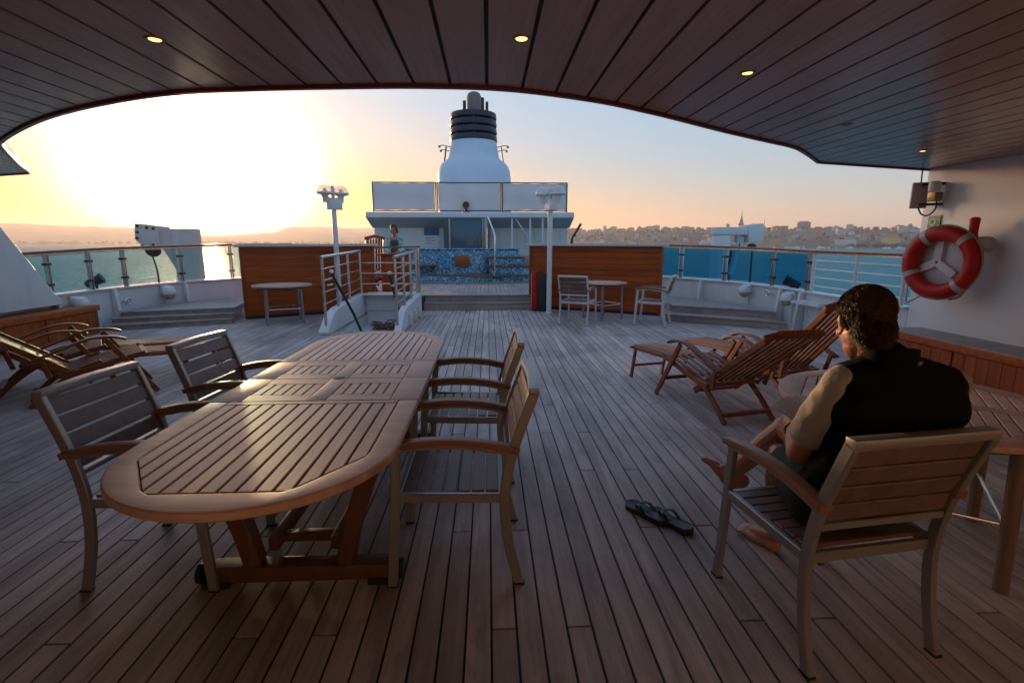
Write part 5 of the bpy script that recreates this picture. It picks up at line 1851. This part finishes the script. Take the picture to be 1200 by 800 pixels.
def finger(shapes, base, d, bend, L, r0):
    """a finger of three bones from base along d, curling towards bend"""
    p = V(base)
    d = V(d).normalized()
    bend = V(bend).normalized()
    for k, f in enumerate((.46, .30, .24)):
        ang = R((8, 42, 30)[k])
        d = (d * math.cos(ang) + bend * math.sin(ang)).normalized()
        q_ = p + d * (L * f)
        shapes.append(('c', p, q_, r0 * (1 - .08 * k), r0 * (1 - .08 * (k + 1)), 10))
        p = q_


def head_shapes(c, M):
    """head: local x right, y forward, z up; c = centre at ear height"""
    P = lambda x, y, z: V(c) + M @ V((x, y, z))
    E_ = lambda x, y, z, rx, ry, rz: ('e', P(x, y, z), (rx, ry, rz), M)
    sh = [E_(0, -.012, .035, .076, .098, .088), E_(0, .022, -.03, .064, .078, .075), E_(0, .055, -.085, .042, .040, .034), E_(0, .03, -.07, .057, .062, .045),
          E_(0, .078, .035, .055, .022, .03), ('c', P(0, .094, .022), P(0, .118, -.022), .011, .017), E_(.014, .105, -.024, .010, .010, .008), E_(-.014, .105, -.024, .010, .010, .008),
          E_(0, .093, -.057, .024, .012, .008), E_(0, .090, -.069, .021, .012, .009), E_(.042, .068, -.012, .022, .022, .02), E_(-.042, .068, -.012, .022, .022, .02)]
    for s in (-1, 1):
        sh += [E_(s * .078, -.008, -.002, .008, .018, .030), E_(s * .086, -.020, .012, .007, .010, .022), E_(s * .080, .002, -.028, .006, .009, .010)]
    return sh, P


def foot_shapes(heel, toe, up=(0, 0, 1), wide=1.0, side=1):
    """a bare foot: heel and toe positions on the sole line; side = +1 when the big toe is on the right of heel->toe"""
    h, t_ = V(heel), V(toe)
    d = (t_ - h).normalized()
    u = V(up)
    u = (u - d * u.dot(d)).normalized()
    s = d.cross(u) * side
    L = (t_ - h).length
    sh = [('c', h + u * .032 + d * .02, h + u * .045 + d * (.42 * L), .033, .030), ('c', h + u * .075 + d * .035, h + u * .045 + d * (.55 * L), .034, .026),
          ('c', h + u * .025 + d * (.35 * L) + s * .01, h + u * .022 + d * (.64 * L) + s * .018, .026, .021), ('c', h + u * .022 + d * (.3 * L) - s * .016, h + u * .020 + d * (.60 * L) - s * .026, .022, .017)]
    for k, (off, ln_, r_) in enumerate(((.037, 1.0, .0130), (.012, .995, .0080), (-.008, .96, .0076), (-.027, .91, .0074), (-.045, .85, .0074))):
        a = h + d * (.62 * L) + s * (off * .88) + u * .022
        b = h + d * (ln_ * L - .008) + s * off + u * .013
        mid = (a + b) / 2 + u * .008
        sh += [('c', a, mid, r_ * 1.15, r_), ('c', mid, b, r_, r_ * .95)]
    return sh


# ---- the seated man
man = thing('person', 'barefoot man seated in an armchair, black vest over khaki shirt, reading with legs crossed', 'person', (1.335, 1.82, 0))
O = V((1.335, 1.82, 0))
L_ = lambda x, y, z: V((x, y, z)) - O
pel = L_(1.335, 1.745, .535)
chest = L_(1.43, 1.685, .93)
neck0 = L_(1.405, 1.695, 1.075)
headc = L_(1.345, 1.755, 1.205)
shL, shR = L_(1.245, 1.70, 1.01), L_(1.63, 1.675, 1.0)
elL, elR = L_(1.205, 1.835, .685), L_(1.70, 1.82, .75)
haL, haR = L_(1.325, 2.07, .700), L_(1.50, 2.06, .74)
hipL, hipR = L_(1.24, 1.76, .535), L_(1.43, 1.75, .54)
knL, knR = L_(1.34, 2.17, .545), L_(1.36, 2.17, .665)
anL, anR = L_(1.395, 2.225, .085), L_(1.205, 2.385, .315)
hM = Matrix.Rotation(R(-12), 3, 'Z') @ Matrix.Rotation(R(-22), 3, 'X')
hs, HP = head_shapes(headc, hM)
sk = list(hs)
sk += [('c', neck0 + V((0, -.01, -.04)), headc + V((0, -.02, -.04)), .062, .056), ('c', chest, neck0, .11, .07),
       ('e', L_(1.43, 1.69, .90), (.15, .09, .17)), ('e', L_(1.38, 1.72, .68), (.14, .09, .18)), ('e', pel, (.165, .125, .10))]
sk += [('c', shL, elL, .050, .040), ('c', elL, elL.lerp(haL, .45), .041, .038), ('c', elL.lerp(haL, .45), haL, .037, .025),
       ('c', shR, elR, .050, .040), ('c', elR, elR.lerp(haR, .45), .041, .038), ('c', elR.lerp(haR, .45), haR, .037, .025), ('c', neck0, shL, .06, .05), ('c', neck0, shR, .06, .05)]
sk += [('c', hipL, knL, .080, .055), ('c', knL, knL.lerp(anL, .32), .052, .057), ('c', knL.lerp(anL, .32), anL, .056, .033),
       ('c', hipR, knR, .080, .055), ('c', knR, knR.lerp(anR, .32), .051, .057), ('c', knR.lerp(anR, .32), anR, .056, .033)]
# feet
sk += foot_shapes(L_(1.40, 2.205, 0.002), L_(1.315, 2.445, 0.002), (0, 0, 1), side=1)
fd = V((-.35, .62, .30)).normalized()
heelR = anR + V((.045, -.035, -.075))
sk += foot_shapes(heelR, heelR + V((-.135, .125, .145)), V((.45, -.25, .72)), side=-1)
# left hand holding the book: palm, four fingers and a thumb
fwd = (haL - elL).normalized()
bk = V((.52, .80, .18)).normalized()
pal = haL + bk * .045
sk += [('c', haL, pal, .026, .030), ('e', haL + bk * .058, (.040, .046, .022), bk.to_track_quat('Y', 'Z').to_matrix())]
sd = bk.cross(V((0, 0, 1))).normalized()
upn = sd.cross(bk).normalized()
for k in range(4):
    finger(sk, haL + bk * .092 + sd * (-.030 + .020 * k) + upn * .002, bk + upn * .2, -upn + bk * .1, (.070, .078, .074, .060)[k], .0095)
finger(sk, haL + bk * .035 + sd * .034, bk * .7 + sd * .7 + upn * .3, bk - sd * .5, .062, .0110)
palR = haR + V((-.03, .045, -.01))
sk += [('c', haR, palR, .026, .030), ('e', haR + V((-.04, .055, -.01)), (.040, .046, .022))]
bR = V((-.55, .8, -.05)).normalized()
sR = bR.cross(V((0, 0, 1))).normalized()
for k in range(4):
    finger(sk, haR + bR * .09 + sR * (-.030 + .020 * k), bR, V((0, 0, -1)), (.060, .074, .078, .070)[k], .0095)
finger(sk, haR + bR * .035 - sR * .034, bR * .7 - sR * .7 + V((0, 0, .3)), bR + sR * .5, .062, .0110)
body = blob('body', sk, 0.0036, 3, 'skin', man)
# shirt: sleeves and what shows at the hem and neck
shirt = [('c', shL + V((-.004, -.002, .006)), shL.lerp(elL, .66), .058, .074), ('c', shR + V((.004, -.002, .006)), shR.lerp(elR, .66), .058, .074),
         ('e', L_(1.42, 1.70, .86), (.165, .10, .20)), ('e', L_(1.345, 1.735, .545), (.195, .128, .085)), ('c', neck0, shL, .062, .058), ('c', neck0, shR, .062, .058)]
wr = lambda a, f: (lambda co: a * (mnoise.noise(co * f) + .5 * mnoise.noise(co * f * 2.3)))
blob('shirt', shirt, 0.009, 8, 'shirt_khaki', man, wr(.007, 17))
vest = [('e', L_(1.435, 1.685, .90), (.205, .118, .19)), ('e', L_(1.41, 1.70, .76), (.205, .125, .19)), ('e', L_(1.375, 1.715, .635), (.198, .132, .13)), ('c', neck0 + V((0, 0, -.015)), shL + V((.022, 0, .004)), .078, .070), ('c', neck0 + V((0, 0, -.015)), shR + V((-.022, 0, .004)), .078, .070),
        ('c', neck0 + V((0, -.005, -.05)), neck0 + V((-.006, .002, .012)), .088, .076), ('c', L_(1.31, 1.68, .93), L_(1.565, 1.665, .93), .108, .108)]
blob('vest', vest, 0.008, 26, 'vest_black', man, wr(.005, 13))
cg = G()
colM = (neck0 + V((-.008, .0, .012)))
cpts = []
for k in range(0, 33):
    a = R(90 + 40 + (280) * k / 32)
    cpts.append(colM + V((.080 * math.cos(a), .083 * math.sin(a) - .004, .018 - .020 * math.sin(a) * .5)))
cg.sweep(cpts, .016, .058)
ob('vest_collar', cg, 'vest_black', man, 0.006, 2)
ob('collar_label', G().box(colM + V((.052, -.082, .010)), (.036, .004, .011), rotm(0, 0, 33)), 'lip', man, 0.001, 1)
shorts = [('c', hipL + V((0, -.02, 0)), hipL.lerp(knL, .66), .112, .090), ('c', hipR + V((0, -.02, 0)), hipR.lerp(knR, .66), .112, .090), ('e', pel + V((0, -.01, .0)), (.195, .145, .105)), ('c', hipL.lerp(knL, .3), hipR.lerp(knR, .3), .10, .10)]
blob('shorts', shorts, 0.009, 10, 'shorts_black', man, wr(.006, 14))
ob('wristband', G().torus(haL - fwd * .018, .030, .006, fwd.to_track_quat('Z', 'Y').to_matrix(), 24, 8), 'copper_plaque', man)
# hair: a rough cap with short curls standing off it
rnd = random.Random(5)
cap = [('e', HP(0, -.018, .048), (.081, .101, .086), hM), ('e', HP(0, -.052, -.005), (.071, .064, .072), hM), ('e', HP(0, .03, .085), (.058, .058, .042), hM), ('e', HP(0, -.062, -.048), (.054, .045, .052), hM)]
hair = blob('hair', cap, 0.007, 2, 'hair_root', man, lambda co: .007 * mnoise.noise(co * 55) + .007 * mnoise.noise(co * 28))
hg = G()
for _ in range(7500):
    th_, ph = rnd.uniform(0, 2 * math.pi), math.acos(rnd.uniform(-.85, 1))
    n_ = V((math.sin(ph) * math.cos(th_), math.sin(ph) * math.sin(th_), math.cos(ph)))
    if n_.y > .45 and n_.z < .50:
        continue
    if n_.z < .02 and n_.y > .02:
        continue
    p = HP(n_.x * .082, n_.y * .103 - .018, n_.z * .090 + .045) if n_.z > .1 else HP(n_.x * .080, n_.y * .108 - .018, n_.z * .105 + .045)
    nn = hM @ n_
    tg = nn.orthogonal().normalized()
    tg = Matrix.Rotation(rnd.uniform(0, 6.28), 3, nn) @ tg
    b2 = nn.cross(tg)
    ln2 = rnd.uniform(.012, .026) * (0.6 if n_.z < 0 else 1)
    cr_ = rnd.uniform(.001, .0045)
    pts = []
    for j in range(6):
        u = j / 5
        a = u * 4.0
        pts.append(p + nn * (ln2 * .62 * u * (1 - .45 * u)) + tg * (cr_ * math.sin(a) + .020 * u * u) + b2 * cr_ * (1 - math.cos(a)))
    hg.tube(pts, [.0014, .0014, .0013, .0011, .0008, .0004], 3, cap=False)
for _ in range(2200):
    a, w_ = rnd.uniform(-2.2, 2.2), rnd.uniform(-.9, .9)
    n_ = V((math.sin(a), -math.cos(a), 0)) * math.sqrt(1 - w_ * w_) + V((0, 0, w_))
    if n_.y > .1:
        continue
    p = HP(n_.x * .068, n_.y * .060 - .055, n_.z * .078 - .018)
    nn = hM @ n_
    dn_ = hM @ V((rnd.uniform(-.4, .4), 0, -1))
    L_h = rnd.uniform(.010, .020)
    hg.tube([p, p + nn * .004 + dn_ * L_h * .4, p + nn * .003 + dn_ * L_h], [.0014, .0012, .0005], 3, cap=False)
ob('curls', hg, 'hair_brown', hair, ang=80, kind='stuff')
for s in (-1, 1):
    ob('eye', G().ell(HP(s * .031, .082, .008), (.012, .010, .010), hM), 'eye_dark', body)
# the book in his hands
t = thing('book', 'open pale book resting on the knee in the man\'s hands', 'book', tuple(O + V((0.075, .315, .758))), 28)
for s in (-1, 1):
    ob('page_block', G().box((s * .058, 0, .006), (.112, .16, .014), rotm(22, s * 7, 0)), 'paper', t, 0.003)
ob('cover', G().box((-.058, 0, -.004), (.118, .168, .003), rotm(22, -7, 0)).box((.058, 0, -.004), (.118, .168, .003), rotm(22, 7, 0)), 'paper', t)

# ---- the woman behind the stairwell
wo = thing('person', 'woman in a teal patterned cardigan standing behind the wooden rail, looking down', 'person', (-2.29, 12.92, 0.312))
wM = Matrix.Rotation(R(170), 3, 'Z') @ Matrix.Rotation(R(-22), 3, 'X')
hs, WP = head_shapes(V((0.0, -.05, 1.49)), wM)
wk = hs + [('c', V((0, -.005, 1.30)), V((0, -.04, 1.45)), .05, .048), ('e', V((0, 0, 1.17)), (.155, .095, .16)), ('e', V((0, .01, .95)), (.14, .10, .15)), ('c', V((-.15, 0, 1.25)), V((-.20, -.05, .99)), .042, .036), ('c', V((.15, 0, 1.25)), V((.20, -.05, .99)), .042, .036),
            ('c', V((-.20, -.05, .99)), V((-.10, -.26, .94)), .036, .024), ('c', V((.20, -.05, .99)), V((.10, -.26, .94)), .036, .024), ('c', V((-.09, 0, .85)), V((-.09, 0, .08)), .085, .04), ('c', V((.09, 0, .85)), V((.09, 0, .08)), .085, .04),
            ('c', V((-.09, 0, .04)), V((-.09, -.15, .03)), .035, .03), ('c', V((.09, 0, .04)), V((.09, -.15, .03)), .035, .03)]
for s in (-1, 1):
    wk.append(('e', V((s * .095, -.29, .935)), (.034, .044, .018)))
    for k in range(4):
        finger(wk, V((s * .095 - .026 + .018 * k, -.325, .938)), V((0, -1, 0)), V((0, 0, -1)), .06, .009)
    finger(wk, V((s * .095 - s * .032, -.28, .938)), V((-s * .7, -.7, 0)), V((0, -1, -.3)), .05, .010)
wb_ = blob('body', wk, 0.008, 3, 'skin', wo)
blob('top', [('e', V((0, 0, 1.13)), (.162, .108, .17)), ('e', V((0, .005, .93)), (.152, .115, .16))], 0.012, 3, 'top_grey', wo)
blob('cardigan', [('c', V((-.145, .01, 1.255)), V((-.205, -.05, .99)), .058, .054), ('c', V((.145, .01, 1.255)), V((.205, -.05, .99)), .058, .054), ('c', V((-.205, -.05, .99)), V((-.13, -.2, .945)), .054, .045), ('c', V((.205, -.05, .99)), V((.13, -.2, .945)), .054, .045),
                  ('c', V((-.12, -.01, 1.27)), V((-.13, -.02, .80)), .07, .075), ('c', V((.12, -.01, 1.27)), V((.13, -.02, .80)), .07, .075), ('c', V((-.10, .06, 1.2)), V((-.10, .06, .80)), .075, .08), ('c', V((.10, .06, 1.2)), V((.10, .06, .80)), .075, .08),
                  ('c', V((0, .06, 1.24)), V((0, .06, .80)), .07, .08)], 0.012, 3, 'cardigan_teal', wo)
blob('trousers', [('c', V((-.09, 0, .86)), V((-.09, 0, .10)), .10, .06), ('c', V((.09, 0, .86)), V((.09, 0, .10)), .10, .06), ('e', V((0, .01, .86)), (.165, .125, .12))], 0.012, 3, 'trouser_dark', wo)
blob('hair', [('e', WP(0, -.02, .045), (.086, .106, .088), wM), ('e', WP(0, -.06, -.03), (.082, .06, .09), wM), ('e', WP(.07, -.02, -.05), (.022, .05, .085), wM), ('e', WP(-.07, -.02, -.05), (.022, .05, .085), wM)], 0.009, 2, 'hair_auburn', wo)
for s in (-1, 1):
    ob('eye', G().ell(WP(s * .031, .082, .008), (.012, .010, .010), wM), 'eye_dark', wb_)

# ------------------------------------------------------------------ evening haze over the sea
hz = bpy.data.materials.new('haze')
hz.use_nodes = True
hz.node_tree.nodes.clear()
ho = hz.node_tree.nodes.new('ShaderNodeOutputMaterial')
hv = hz.node_tree.nodes.new('ShaderNodeVolumePrincipled')
hv.inputs['Color'].default_value = (0.95, 0.90, 0.86, 1)
hv.inputs['Density'].default_value = 1.1e-4
hv.inputs['Anisotropy'].default_value = 0.45
hz.node_tree.links.new(hv.outputs[0], ho.inputs['Volume'])
hb = ob('haze', G().bb((-14500, -3500, SEA_Z - 1), (14500, 16500, 300)), None, kind='stuff')
hb.data.materials.append(hz)
bpy.context.view_layer.update()
